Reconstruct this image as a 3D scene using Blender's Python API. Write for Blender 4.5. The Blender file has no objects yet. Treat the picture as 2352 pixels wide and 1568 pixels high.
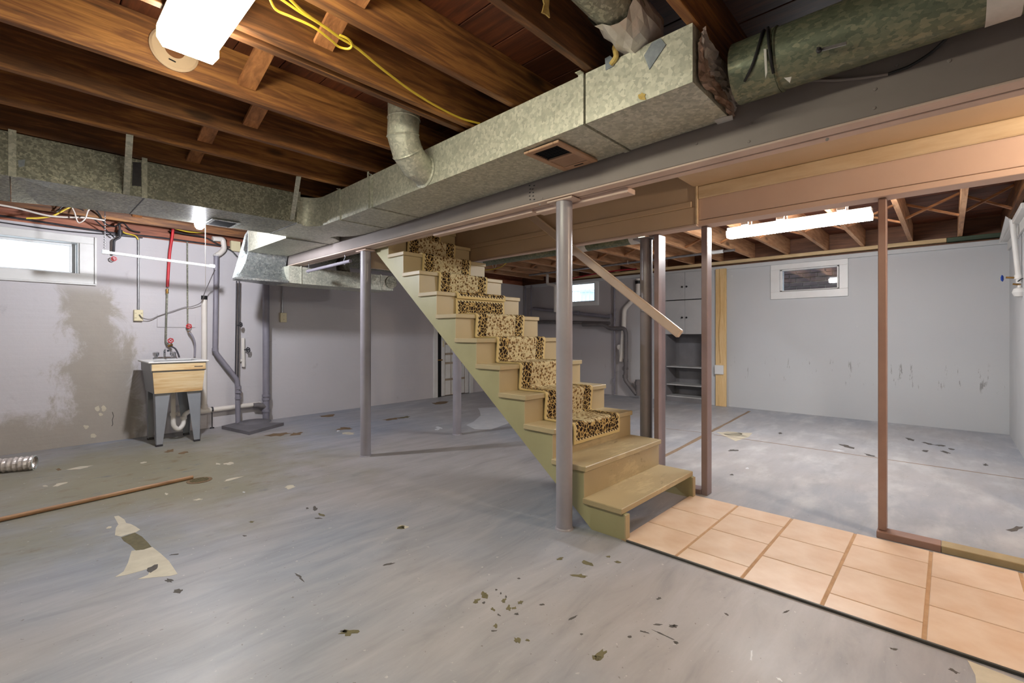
import bpy, bmesh, math, random
from mathutils import Vector as V, Matrix
random.seed(11)
S = bpy.context.scene
COL = S.collection
# ------------------------------------------------------------------ camera
FPX, CX, CY, CH = 1067.0, 1176.0, 768.0, 1.2          # focal length and principal point in 2352x1568 pixels
TH = math.atan(1135 / 1067)
SN, CS = math.sin(TH), math.cos(TH)
cam_data = bpy.data.cameras.new('camera')
cam = bpy.data.objects.new('camera', cam_data)
COL.objects.link(cam)
cam.location = (0, 0, CH)
cam.rotation_euler = (math.pi / 2, 0, -TH)
cam_data.sensor_width = 36
cam_data.lens = FPX / 2352 * 36
cam_data.shift_y = -16 / 2352
cam_data.clip_start = 0.02
S.camera = cam
# ------------------------------------------------------------------ world, exposure
W = bpy.data.worlds.new('daylight')
S.world = W
W.use_nodes = True
W.node_tree.nodes['Background'].inputs[0].default_value = (0.80, 0.91, 1.0, 1)
W.node_tree.nodes['Background'].inputs[1].default_value = 2.6
VS = S.view_settings
VS.view_transform = 'Standard'
VS.look = 'None'
VS.gamma = 1
VS.use_curve_mapping = False
VS.exposure = 0.58
E_CEIL, E_FAR, E_BULB, E_WARM = 32.0, 70.0, 1350.0, 800.0   # lamp strengths


# ------------------------------------------------------------------ pixel rays onto known planes
def ray(u, v):
    a = (u - CX) / FPX
    return V((SN + a * CS, CS - a * SN, -(v - CY) / FPX))


def zp(u, v, Z=0.0):
    d = ray(u, v); return V((0, 0, CH)) + d * ((Z - CH) / d.z)


def xp(u, v, X):
    d = ray(u, v); return V((0, 0, CH)) + d * (X / d.x)


def yp(u, v, Y):
    d = ray(u, v); return V((0, 0, CH)) + d * (Y / d.y)


WK, W0 = 0.05, 6.85                                        # left wall runs along Y = W0 + WK*X
WE = V((1, WK, 0)).normalized()
WN = V((WK, -1, 0)).normalized()
WO = V((0, W0, 0))


def wp(u, v, off=0.0):
    d = ray(u, v); k = (W0 - off) / (d.y - WK * d.x)
    return V((0, 0, CH)) + d * k


def wl(s, off, z):
    return WO + WE * s + WN * off + V((0, 0, z))


def ws(u, v, off=0.0):
    p = wp(u, v, off); return (p - WO).dot(WE), p.z


# ------------------------------------------------------------------ colour, materials
def lin(c):
    o = []
    for x in c[:3]:
        x = x / 255.0
        o.append(x / 12.92 if x <= 0.04045 else ((x + 0.055) / 1.055) ** 2.4)
    return (o[0], o[1], o[2], 1)


class NT:
    def __init__(s, name):
        s.m = bpy.data.materials.new(name); s.m.use_nodes = True
        s.t = s.m.node_tree; s.b = s.t.nodes['Principled BSDF']
        s.tc = s.n('ShaderNodeTexCoord')
        s.oi = None

    def n(s, ty, **k):
        x = s.t.nodes.new(ty)
        for a, b in k.items(): setattr(x, a, b)
        return x

    def l(s, a, b): s.t.links.new(a, b)

    def set(s, sock, val):
        if hasattr(val, 'is_linked'): s.l(val, sock)
        else: sock.default_value = val

    def co(s, stretch=(1, 1, 1), kind='Object', loc=(0, 0, 0), rnd=False):
        mp = s.n('ShaderNodeMapping'); s.l(s.tc.outputs[kind], mp.inputs[0])
        mp.inputs['Scale'].default_value = stretch; mp.inputs['Location'].default_value = loc
        if rnd:
            ad = s.n('ShaderNodeVectorMath', operation='ADD'); s.l(mp.outputs[0], ad.inputs[0])
            ml = s.n('ShaderNodeVectorMath', operation='SCALE'); ml.inputs[0].default_value = (37, 53, 71)
            s.l(s.rand(), ml.inputs['Scale']); s.l(ml.outputs[0], ad.inputs[1]); return ad.outputs[0]
        return mp.outputs[0]

    def rand(s):
        if not s.oi: s.oi = s.n('ShaderNodeObjectInfo')
        return s.oi.outputs['Random']

    def noise(s, co, scale=5, detail=4, rough=0.55, dist=0, out='Fac'):
        x = s.n('ShaderNodeTexNoise'); s.l(co, x.inputs['Vector'])
        x.inputs['Scale'].default_value = scale; x.inputs['Detail'].default_value = detail
        x.inputs['Roughness'].default_value = rough; x.inputs['Distortion'].default_value = dist
        return x.outputs[0 if out == 'Fac' else 1]

    def vor(s, co, scale=5, out='Distance', feature='F1', rnd=1.0):
        x = s.n('ShaderNodeTexVoronoi', feature=feature); s.l(co, x.inputs['Vector'])
        x.inputs['Scale'].default_value = scale; x.inputs['Randomness'].default_value = rnd
        return x.outputs[out]

    def ramp(s, f, stops, interp='LINEAR'):
        x = s.n('ShaderNodeValToRGB'); x.color_ramp.interpolation = interp
        s.set(x.inputs[0], f); e = x.color_ramp.elements
        while len(e) < len(stops): e.new(0.5)
        for i, (p, c) in enumerate(stops):
            e[i].position = p; e[i].color = c if len(c) == 4 else lin(c)
        return x.outputs[0]

    def sm(s, f, a, b):
        x = s.n('ShaderNodeMapRange', interpolation_type='SMOOTHSTEP'); s.set(x.inputs[0], f)
        x.inputs[1].default_value = a; x.inputs[2].default_value = b
        return x.outputs[0]

    def ma(s, op, a, b=0.0, c=0.0):
        x = s.n('ShaderNodeMath', operation=op)
        for i, k in enumerate((a, b, c)): s.set(x.inputs[i], k)
        return x.outputs[0]

    def mix(s, f, a, b, mode='MIX'):
        x = s.n('ShaderNodeMix', data_type='RGBA', blend_type=mode)
        s.set(x.inputs[0], f)
        s.set(x.inputs[6], a if hasattr(a, 'is_linked') or len(a) == 4 else lin(a))
        s.set(x.inputs[7], b if hasattr(b, 'is_linked') or len(b) == 4 else lin(b))
        return x.outputs[2]

    def xyz(s, co):
        x = s.n('ShaderNodeSeparateXYZ'); s.l(co, x.inputs[0]); return x.outputs

    def bump(s, h, strength=0.2, dist=0.01):
        x = s.n('ShaderNodeBump'); s.set(x.inputs['Height'], h)
        x.inputs['Strength'].default_value = strength; x.inputs['Distance'].default_value = dist
        s.l(x.outputs[0], s.b.inputs['Normal'])

    def fin(s, col, rough=0.6, metal=0.0, spec=0.5):
        s.set(s.b.inputs['Base Color'], col if hasattr(col, 'is_linked') or len(col) == 4 else lin(col))
        s.set(s.b.inputs['Roughness'], rough); s.set(s.b.inputs['Metallic'], metal)
        s.b.inputs['Specular IOR Level'].default_value = spec
        return s.m


def paint(name, c, c2=None, scale=6, rough=0.55, metal=0.0, bump=0.05, bscale=60, vary=0.0, lo=0.35, hi=0.7, spec=0.5, stretch=(1, 1, 1)):
    t = NT(name); co = t.co(stretch)
    c2 = c2 or tuple(x * 0.86 for x in c)
    f = t.noise(co, scale, 5, 0.6)
    col = t.ramp(f, [(lo, c), (hi, c2)])
    if vary:
        hs = t.n('ShaderNodeHueSaturation'); t.l(col, hs.inputs['Color'])
        t.l(t.ma('MULTIPLY_ADD', t.rand(), vary, 1 - vary / 2), hs.inputs['Value']); col = hs.outputs[0]
    if bump: t.bump(t.noise(co, bscale, 3), bump, 0.004)
    return t.fin(col, rough, metal, spec)


def wood(name, dark, mid, light, axis='X', rough=0.6, knots=True, vary=0.5):
    t = NT(name)
    st = {'X': (0.9, 11, 11), 'Y': (11, 0.9, 11), 'Z': (11, 11, 0.9)}[axis]
    k2 = {'X': (0.5, 2.0, 2.0), 'Y': (2.0, 0.5, 2.0), 'Z': (2, 2, 0.5)}[axis]
    k3 = {'X': (1.6, 5, 5), 'Y': (5, 1.6, 5), 'Z': (5, 5, 1.6)}[axis]
    g = t.noise(t.co(st, rnd=True), 3.2, 6, 0.62, 0.6)
    b = t.noise(t.co(k2, rnd=True), 2.1, 3, 0.5)
    f = t.ma('ADD', t.ma('MULTIPLY', g, 0.62), t.ma('MULTIPLY', b, 0.42))
    col = t.ramp(f, [(0.36, dark), (0.52, mid), (0.68, light)])
    if knots:
        kd = t.vor(t.co(k3, rnd=True), 0.85)
        col = t.mix(t.ma('MULTIPLY', t.sm(kd, 0.16, 0.05), 0.75), col, tuple(x * 0.45 for x in dark))
    hs = t.n('ShaderNodeHueSaturation'); t.l(col, hs.inputs['Color'])
    t.l(t.ma('MULTIPLY_ADD', t.rand(), vary, 1 - vary / 2), hs.inputs['Value'])
    t.bump(g, 0.25, 0.003)
    return t.fin(hs.outputs[0], rough)


def galv(name, a, b, c, scale=38, rough=0.42, metal=0.75, st=(1, 1, 1), speck=0.55):
    t = NT(name); co = t.co(st)
    dn = t.noise(co, scale * 0.8, 2, 0.5, 0, 'Color')
    ad = t.n('ShaderNodeVectorMath', operation='MULTIPLY_ADD')
    t.l(dn, ad.inputs[0]); ad.inputs[1].default_value = (1.6 / scale, 1.6 / scale, 1.6 / scale); t.l(co, ad.inputs[2])
    x = t.n('ShaderNodeTexVoronoi'); t.l(ad.outputs[0], x.inputs['Vector']); x.inputs['Scale'].default_value = scale
    sp = t.xyz(x.outputs['Color'])
    n2 = t.noise(co, 2.2, 5, 0.65)
    f = t.ma('ADD', t.ma('MULTIPLY', sp[0], speck), t.ma('MULTIPLY', n2, 1.0 - speck * 0.6))
    col = t.ramp(f, [(0.30, a), (0.58, b), (0.88, c)])
    r = t.ma('MULTIPLY_ADD', sp[1], 0.22, rough - 0.1)
    return t.fin(col, r, metal)


def emit(name, c, e):
    t = NT(name)
    t.b.inputs['Base Color'].default_value = lin(c); t.b.inputs['Emission Color'].default_value = lin(c)
    t.b.inputs['Emission Strength'].default_value = e; t.b.inputs['Roughness'].default_value = 0.4
    return t.m


def glassmat(name, tint=(0.95, 0.98, 1, 1), refl=0.12, frost=0.0):
    t = NT(name); nt = t.t
    tr = t.n('ShaderNodeBsdfTransparent'); tr.inputs[0].default_value = tint
    gl = t.n('ShaderNodeBsdfGlossy'); gl.inputs['Roughness'].default_value = 0.02
    src = tr.outputs[0]
    if frost:
        tl = t.n('ShaderNodeBsdfTranslucent'); tl.inputs[0].default_value = (0.9, 0.93, 0.97, 1)
        mx0 = t.n('ShaderNodeMixShader'); mx0.inputs[0].default_value = frost
        t.l(tr.outputs[0], mx0.inputs[1]); t.l(tl.outputs[0], mx0.inputs[2]); src = mx0.outputs[0]
    fr = t.n('ShaderNodeFresnel'); fr.inputs[0].default_value = 1.5
    mx = t.n('ShaderNodeMixShader'); t.l(t.ma('MAXIMUM', fr.outputs[0], refl), mx.inputs[0])
    t.l(src, mx.inputs[1]); t.l(gl.outputs[0], mx.inputs[2])
    t.l(mx.outputs[0], nt.nodes['Material Output'].inputs[0])
    return t.m


def m_floor():
    t = NT('painted_concrete'); co = t.co()
    X, Y, Z = t.xyz(co)
    big = t.noise(co, 0.42, 3, 0.5)
    col = t.mix(t.sm(big, 0.40, 0.62), (165, 160, 160), (145, 151, 164))
    st = t.noise(t.co((0.8, 3.5, 1)), 2.4, 6, 0.65, 0.5)
    col = t.mix(t.ma('MULTIPLY', t.sm(st, 0.42, 0.75), 0.45), col, (186, 183, 187))
    col = t.mix(t.ma('MULTIPLY', t.sm(st, 0.50, 0.22), 0.40), col, (112, 114, 118))
    # olive-brown silt left around the floor drain and along the damp wall
    dx = t.ma('DIVIDE', t.ma('SUBTRACT', X, 0.7), 2.0); dy = t.ma('DIVIDE', t.ma('SUBTRACT', Y, 5.1), 2.1)
    rr = t.ma('SQRT', t.ma('ADD', t.ma('MULTIPLY', dx, dx), t.ma('MULTIPLY', dy, dy)))
    n3 = t.noise(co, 1.5, 5, 0.62, 0.3)
    si = t.sm(t.ma('ADD', rr, t.ma('MULTIPLY_ADD', n3, 1.5, -0.75)), 1.1, 0.25)
    col = t.mix(t.ma('MULTIPLY', si, 0.92), col, (138, 134, 112))
    n4 = t.noise(t.co((1, 2, 1)), 3.3, 5, 0.7)
    col = t.mix(t.ma('MULTIPLY', t.ma('MULTIPLY', si, t.sm(n4, 0.55, 0.72)), 0.8), col, (116, 96, 66))
    col = t.mix(t.ma('MULTIPLY', t.ma('MULTIPLY', si, t.sm(n4, 0.42, 0.3)), 0.7), col, (92, 100, 112))
    # pale scuffed far room
    fa = t.sm(t.ma('ADD', X, t.ma('MULTIPLY', n3, 0.6)), 3.7, 4.3)
    col = t.mix(t.ma('MULTIPLY', fa, 0.35), col, (178, 180, 184))
    sc = t.noise(t.co((1, 2, 1)), 2.2, 6, 0.6)
    col = t.mix(t.ma('MULTIPLY', t.ma('MULTIPLY', fa, t.sm(sc, 0.45, 0.75)), 0.5), col, (212, 212, 212))
    spk = t.noise(co, 46, 2, 0.5)
    col = t.mix(t.ma('MULTIPLY', t.sm(spk, 0.70, 0.76), 0.6), col, (104, 98, 84))
    spk2 = t.noise(t.co((1, 1, 1), loc=(3, 9, 0)), 38, 2, 0.5)
    col = t.mix(t.ma('MULTIPLY', t.sm(spk2, 0.70, 0.76), 0.6), col, (206, 204, 200))
    r = t.ma('MULTIPLY_ADD', t.noise(co, 2.5, 4), 0.30, 0.29)
    t.bump(t.ma('ADD', t.noise(co, 9, 5, 0.6), t.ma('MULTIPLY', t.noise(co, 60, 2), 0.25)), 0.12, 0.008)
    return t.fin(col, r, 0, 0.3)


def m_leftwall():
    t = NT('damp_painted_wall'); co = t.co()
    X, Y, Z = t.xyz(co)
    col = t.mix(t.noise(co, 1.3, 4), (206, 201, 203), (190, 186, 188))
    n = t.noise(t.co((1, 1, 0.7)), 3.2, 7, 0.75, 0.6)
    # damp run from the window corner to the floor, widening as it falls
    cx = t.ma('MULTIPLY_ADD', Z, -0.10, 0.72)
    wd = t.ma('MULTIPLY_ADD', Z, -0.13, 0.44)
    d = t.ma('DIVIDE', t.ma('ABSOLUTE', t.ma('SUBTRACT', X, cx)), wd)
    run = t.sm(t.ma('ADD', d, t.ma('MULTIPLY_ADD', n, 3.0, -1.5)), 1.15, 0.55)
    run = t.ma('MULTIPLY', run, t.sm(Z, 1.85, 1.6))
    run = t.ma('MULTIPLY', run, t.sm(X, 1.15, 0.95))
    low = t.sm(t.ma('ADD', Z, t.ma('MULTIPLY_ADD', n, 0.75, -0.37)), 0.42, 0.22)
    low = t.ma('MULTIPLY', low, t.sm(X, 1.0, 0.75))
    stain = t.ma('MAXIMUM', run, low)
    sc = t.mix(t.noise(co, 7, 5, 0.7), (158, 148, 130), (140, 130, 112))
    col = t.mix(t.ma('MULTIPLY', stain, 0.72), col, sc)
    sm = t.noise(t.co((1, 1, 1), loc=(5, 0, 2)), 2.2, 5, 0.7)
    col = t.mix(t.ma('MULTIPLY', t.sm(sm, 0.64, 0.75), 0.35), col, (148, 140, 142))
    w = t.noise(t.co((0.25, 0.25, 9)), 1.7, 3, 0.6)
    t.bump(t.ma('ADD', t.noise(co, 22, 5, 0.6), t.ma('MULTIPLY', w, 1.5)), 0.16, 0.01)
    return t.fin(col, 0.7)


def m_backwall():
    t = NT('painted_block_wall'); co = t.co()
    X, Y, Z = t.xyz(co)
    col = t.mix(t.noise(co, 0.9, 4), (202, 204, 206), (190, 192, 195))
    s = t.noise(t.co((1, 7, 1.2)), 2.3, 5, 0.7)
    b1 = t.ma('MULTIPLY', t.sm(Z, 0.45, 0.55), t.sm(Z, 0.86, 0.74))
    col = t.mix(t.ma('MULTIPLY', t.ma('MULTIPLY', b1, t.sm(s, 0.60, 0.66)), 0.75), col, (128, 126, 124))
    sp = t.noise(co, 9, 3, 0.6)
    col = t.mix(t.ma('MULTIPLY', t.sm(sp, 0.73, 0.77), 0.6), col, (214, 214, 212))
    pe = t.noise(co, 4, 5, 0.7)
    deep = t.sm(Y, 4.0, 4.7)                                # darker grey towards the plumbing corner
    col = t.mix(t.ma('MULTIPLY', deep, 0.75), col, (184, 176, 176))
    t.bump(t.ma('ADD', t.noise(co, 30, 4), t.noise(t.co((1, 0.2, 8)), 1.6, 2)), 0.10, 0.008)
    return t.fin(col, 0.6)


def m_runner(name, length, endlo, endhi):
    t = NT(name); co = t.co(kind='UV')
    U, Vv, _ = t.xyz(co)                                    # metres across and along
    e = t.ma('MINIMUM', U, t.ma('SUBTRACT', 0.60, U))
    if endlo: e = t.ma('MINIMUM', e, Vv)
    if endhi: e = t.ma('MINIMUM', e, t.ma('SUBTRACT', length, Vv))
    dn = t.noise(co, 18, 2, 0.5, 0, 'Color')
    ad = t.n('ShaderNodeVectorMath', operation='MULTIPLY_ADD')
    t.l(dn, ad.inputs[0]); ad.inputs[1].default_value = (0.014, 0.014, 0); t.l(co, ad.inputs[2]); wc = ad.outputs[0]
    f1 = t.vor(wc, 40); f2 = t.vor(wc, 84); ed = t.vor(wc, 34, feature='DISTANCE_TO_EDGE')
    cream = (204, 190, 152)
    field = t.mix(t.ma('MULTIPLY', t.sm(f1, 0.50, 0.38), 0.8), cream, (136, 98, 54))
    field = t.mix(t.sm(f1, 0.26, 0.18), field, (56, 36, 24))
    field = t.mix(t.ma('MULTIPLY', t.sm(f2, 0.36, 0.26), 0.75), field, (88, 66, 38))
    bord = t.mix(t.sm(ed, 0.05, 0.09), (196, 168, 112), (44, 32, 26))
    bord = t.mix(t.sm(f1, 0.24, 0.17), bord, (150, 118, 66))
    bord = t.mix(t.sm(f2, 0.18, 0.12), bord, (190, 164, 112))
    col = t.mix(t.sm(e, 0.128, 0.122), field, bord)
    col = t.mix(t.sm(e, 0.034, 0.031), col, (54, 38, 28))
    chk = t.ma('FRACT', t.ma('MULTIPLY', t.ma('ADD', U, Vv), 28))
    col = t.mix(t.ma('MULTIPLY', t.sm(e, 0.034, 0.031), t.sm(chk, 0.45, 0.5)), col, cream)
    col = t.mix(t.sm(e, 0.024, 0.020), col, (206, 184, 132))
    t.bump(t.noise(co, 260, 2), 0.35, 0.003)
    return t.fin(col, 0.95, 0, 0.1)


def m_stain_tread(name, c):
    t = NT(name); co = t.co()
    n = t.noise(t.co((2.0, 6, 6)), 2.2, 6, 0.7)
    col = t.mix(t.noise(co, 3, 4), c, tuple(x * 0.9 for x in c))
    X, Y, Z = t.xyz(co)
    worn = t.ma('MULTIPLY', t.sm(t.ma('ABSOLUTE', t.ma('SUBTRACT', X, 2.95)), 0.34, 0.15), t.sm(Z, 0.62, 0.42))
    col = t.mix(t.ma('MULTIPLY', t.ma('MULTIPLY', worn, t.sm(n, 0.50, 0.62)), 0.6), col, (206, 190, 150))
    col = t.mix(t.ma('MULTIPLY', t.ma('MULTIPLY', worn, t.sm(n, 0.42, 0.34)), 0.7), col, (110, 92, 62))
    t.bump(t.noise(co, 40, 4), 0.08, 0.004)
    return t.fin(col, 0.42)


M = {}
M['floor'] = m_floor()
M['wall_left'] = m_leftwall()
M['wall_back'] = m_backwall()
M['wall_right'] = paint('right_wall_paint', (204, 206, 208), (194, 196, 198), 2)
M['wall_plain'] = paint('plain_wall_paint', (196, 193, 192), (180, 178, 178), 2)
M['joist'] = wood('aged_joist_wood', (68, 42, 26), (122, 78, 43), (182, 126, 66), 'X')
M['joist2'] = wood('lit_joist_wood', (146, 102, 70), (194, 144, 104), (224, 180, 138), 'X', vary=0.3)  # far-room joists lightened: the fixture's light is put into the wood colour
M['plank'] = wood('subfloor_wood', (58, 30, 18), (96, 50, 28), (126, 70, 38), 'Y', knots=False, vary=0.45)
M['rim_wood'] = wood('rim_wood', (78, 48, 32), (112, 72, 48), (140, 94, 64), 'Y', knots=False, vary=0.1)
M['bridge'] = wood('bridging_wood', (116, 74, 44), (166, 110, 66), (200, 142, 88), 'Y', knots=False, vary=0.3)
M['pine'] = wood('new_pine', (204, 168, 112), (222, 188, 134), (234, 206, 156), 'Z', knots=True, vary=0.1)
M['pine_y'] = wood('pine_plate', (190, 160, 116), (214, 186, 140), (226, 204, 164), 'Y', knots=False, vary=0.1)
M['sill'] = wood('sill_wood', (112, 62, 42), (156, 92, 66), (186, 118, 86), 'X', knots=False, vary=0.2)
M['green_wood'] = wood('green_plate', (48, 62, 46), (66, 84, 62), (84, 104, 76), 'Y', knots=False, vary=0.1)
M['galv'] = galv('galvanised_spangle', (166, 166, 152), (184, 184, 168), (210, 208, 192), 62, 0.45, 0.3, (1, 1, 1), 0.5)
M['galv_dark'] = galv('dull_galvanised', (118, 118, 106), (134, 134, 120), (178, 175, 156), 85, 0.42, 0.35, (1, 1, 1), 0.55)
M['galv_bright'] = galv('bright_galvanised', (186, 194, 194), (204, 212, 210), (226, 232, 228), 60, 0.35, 0.4)
M['galv_pipe'] = galv('weathered_pipe_metal', (74, 84, 70), (112, 118, 98), (158, 152, 124), 90, 0.45, 0.35, (1, 0.6, 1), 0.28)
M['galv_boot'] = galv('shaded_galvanised', (120, 124, 124), (140, 144, 143), (172, 174, 170), 70, 0.35, 0.7, (1, 1, 1), 0.5)
M['foil'] = paint('crumpled_foil', (222, 214, 208), (196, 186, 180), 9, 0.3, 0.35, 0.5, 34)
M['foil_brown'] = paint('foil_backing', (206, 184, 170), (140, 102, 78), 9, 0.4, 0.25, 0.6, 26)
M['steel'] = paint('conduit_steel', (176, 176, 178), (150, 150, 154), 20, 0.3, 0.8, 0)
M['chrome'] = paint('chrome', (220, 222, 226), (200, 202, 206), 20, 0.12, 1.0, 0)
M['brass'] = paint('brass', (186, 146, 84), (150, 110, 60), 20, 0.35, 0.9, 0)
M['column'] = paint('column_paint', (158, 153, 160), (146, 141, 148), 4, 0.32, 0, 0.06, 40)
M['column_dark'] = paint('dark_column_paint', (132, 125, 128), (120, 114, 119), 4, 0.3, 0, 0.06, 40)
M['beam'] = paint('beam_grey_paint', (142, 132, 127), (132, 122, 118), 2.5, 0.6, 0, 0.06, 30)
M['cream'] = paint('cream_trim_paint', (216, 192, 178), (200, 176, 162), 3, 0.6, 0, 0.15, 12)
M['tan_panel'] = paint('tan_panel', (206, 182, 152), (196, 172, 142), 2, 0.7)
M['yellowed'] = paint('yellowed_board', (220, 200, 168), (204, 178, 142), 4, 0.7, stretch=(1, 1, 5))
M['pinkish'] = paint('pinkish_board', (214, 188, 172), (206, 178, 162), 2, 0.55)
M['well_wall'] = paint('stairwell_paint', (216, 190, 160), (208, 182, 152), 2, 0.65)
M['stud'] = paint('stud_paint', (142, 122, 122), (130, 110, 110), 5, 0.38, 0, 0.2, 14)
M['stud_brown'] = paint('brown_stud_paint', (152, 122, 110), (138, 108, 97), 5, 0.45, 0, 0.2, 14)
M['stair'] = paint('stair_paint_cool_lit', (168, 162, 122), (156, 150, 112), 2.2, 0.42, 0, 0.06, 30)  # same paint as the treads, cool fixture light tinted in as olive
M['tread'] = m_stain_tread('stair_paint_warm_lit', (188, 170, 132))  # same stair paint, warm lamp light tinted in as tan; wear is real
M['rail'] = paint('handrail_paint', (210, 188, 168), (198, 176, 156), 4, 0.4)
M['bare_plate'] = paint('bare_plate_wood', (168, 152, 118), (146, 130, 98), 6, 0.7, 0, 0.2, 20)
M['door_old'] = paint('grimy_door_paint', (176, 160, 140), (150, 132, 112), 9, 0.6, 0, 0.2, 24)
M['white'] = paint('white_paint', (226, 225, 222), (214, 212, 208), 5, 0.45)
M['vinyl'] = paint('white_vinyl', (232, 233, 232), (226, 226, 225), 5, 0.35, 0, 0)
M['pvc'] = paint('white_pvc', (232, 226, 218), (222, 214, 204), 4, 0.35, 0, 0)
M['grey_pipe'] = paint('grey_pipe_paint', (140, 136, 146), (128, 124, 134), 6, 0.45, 0, 0.1, 30)
M['dark_pipe'] = paint('dark_grey_pipe_paint', (116, 110, 110), (102, 97, 98), 6, 0.45, 0, 0.1, 30)
M['iron'] = paint('dark_iron', (66, 64, 68), (50, 48, 52), 20, 0.5, 0.3)
M['black'] = paint('black_rubber', (24, 24, 28), (18, 18, 20), 8, 0.5, 0, 0)
M['red'] = paint('red_plastic', (206, 44, 52), (186, 36, 44), 8, 0.4, 0, 0)
M['dark_red'] = paint('red_tubing', (168, 22, 44), (140, 18, 34), 8, 0.4, 0, 0)
M['blue'] = paint('blue_plastic', (24, 70, 170), (20, 58, 150), 8, 0.4, 0, 0)
M['yellow_cable'] = paint('yellow_cable_jacket', (226, 196, 62), (210, 180, 54), 8, 0.45, 0, 0)
M['white_cable'] = paint('white_cable_jacket', (206, 196, 186), (190, 180, 170), 8, 0.5, 0, 0)
M['black_cable'] = paint('black_cable_jacket', (34, 34, 36), (28, 28, 30), 8, 0.5, 0, 0)
M['grey_cable'] = paint('grey_cable_jacket', (128, 122, 120), (110, 104, 102), 8, 0.5, 0, 0)
M['ivory'] = paint('ivory_plastic', (226, 214, 176), (218, 206, 168), 8, 0.4, 0, 0)
M['sink_grey'] = paint('sink_grey_paint', (146, 150, 156), (136, 140, 146), 5, 0.4)
M['tub_wood'] = wood('yellowed_tub_front', (204, 160, 104), (226, 198, 150), (238, 218, 180), 'X', knots=False, vary=0.05)
M['concrete'] = paint('slab_grey_paint', (116, 113, 118), (102, 100, 104), 5, 0.6, 0, 0.2, 18)
M['cabinet'] = paint('cabinet_grey_paint', (190, 190, 190), (180, 180, 181), 3, 0.5)
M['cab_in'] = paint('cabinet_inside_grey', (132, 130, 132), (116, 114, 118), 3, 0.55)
M['tile'] = paint('peach_tile_glaze', (230, 207, 186), (216, 184, 156), 5.0, 0.32, 0, 0.03, 20, 0.08)
M['grout'] = paint('brown_grout', (190, 156, 120), (172, 136, 102), 14, 0.85, 0, 0.3, 60)
M['strip'] = paint('dark_edge_strip', (78, 76, 72), (60, 58, 54), 10, 0.5, 0.3)
M['register'] = paint('tan_register', (176, 140, 112), (164, 128, 100), 8, 0.5, 0, 0)
M['void'] = paint('dark_void', (14, 14, 16), (10, 10, 12), 8, 0.9, 0, 0)
M['brick'] = paint('dark_brick', (92, 78, 78), (70, 58, 60), 7, 0.8, 0, 0.3, 40, 0.35)
M['mortar'] = paint('pale_mortar', (170, 166, 160), (150, 146, 142), 12, 0.9)
M['leaf'] = paint('shrub_leaf', (60, 84, 62), (36, 52, 40), 12, 0.6)
M['stick'] = wood('weathered_stick', (122, 88, 62), (164, 126, 94), (190, 152, 116), 'X', knots=False, vary=0.1)
M['smoke'] = paint('beige_plastic', (206, 178, 148), (196, 168, 138), 8, 0.5, 0, 0)
M['duct_tape'] = paint('silver_tape', (150, 158, 166), (124, 132, 140), 30, 0.35, 0.3, 0.2, 60)
M['tape_white'] = paint('white_tape', (216, 212, 208), (196, 192, 188), 14, 0.6, 0, 0.2, 40)
M['wool'] = paint('yellow_insulation', (206, 180, 110), (170, 140, 76), 30, 0.95, 0, 0.6, 90)
M['chip_olive'] = paint('bare_concrete_olive', (112, 104, 74), (92, 86, 60), 30, 0.8)
M['chip_dark'] = paint('bare_concrete_dark', (92, 88, 84), (76, 72, 70), 30, 0.8)
M['chip_cream'] = paint('cream_underpaint', (206, 198, 178), (190, 182, 162), 12, 0.6)
M['chip_white'] = paint('white_underpaint', (218, 220, 224), (200, 204, 210), 6, 0.5)
M['chip_brown'] = paint('brown_underpaint', (128, 104, 74), (104, 84, 58), 12, 0.7)
M['crack'] = paint('filled_crack', (150, 128, 106), (128, 108, 88), 20, 0.8)
M['house'] = paint('pale_siding', (196, 210, 232), (180, 196, 222), 3, 0.7)
M['pane'] = glassmat('window_glass', refl=0.10)
M['pane_frost'] = glassmat('misted_window_glass', refl=0.06, frost=0.25)
M['lamp_ceiling'] = emit('lit_diffuser_near', (255, 250, 226), E_CEIL)
M['lamp_far'] = emit('lit_diffuser_far', (250, 250, 250), E_FAR)
M['lamp_bulb'] = emit('lit_bulb', (244, 246, 255), E_BULB)
M['lamp_warm'] = emit('lit_warm_bulb', (255, 232, 204), E_WARM)


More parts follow.
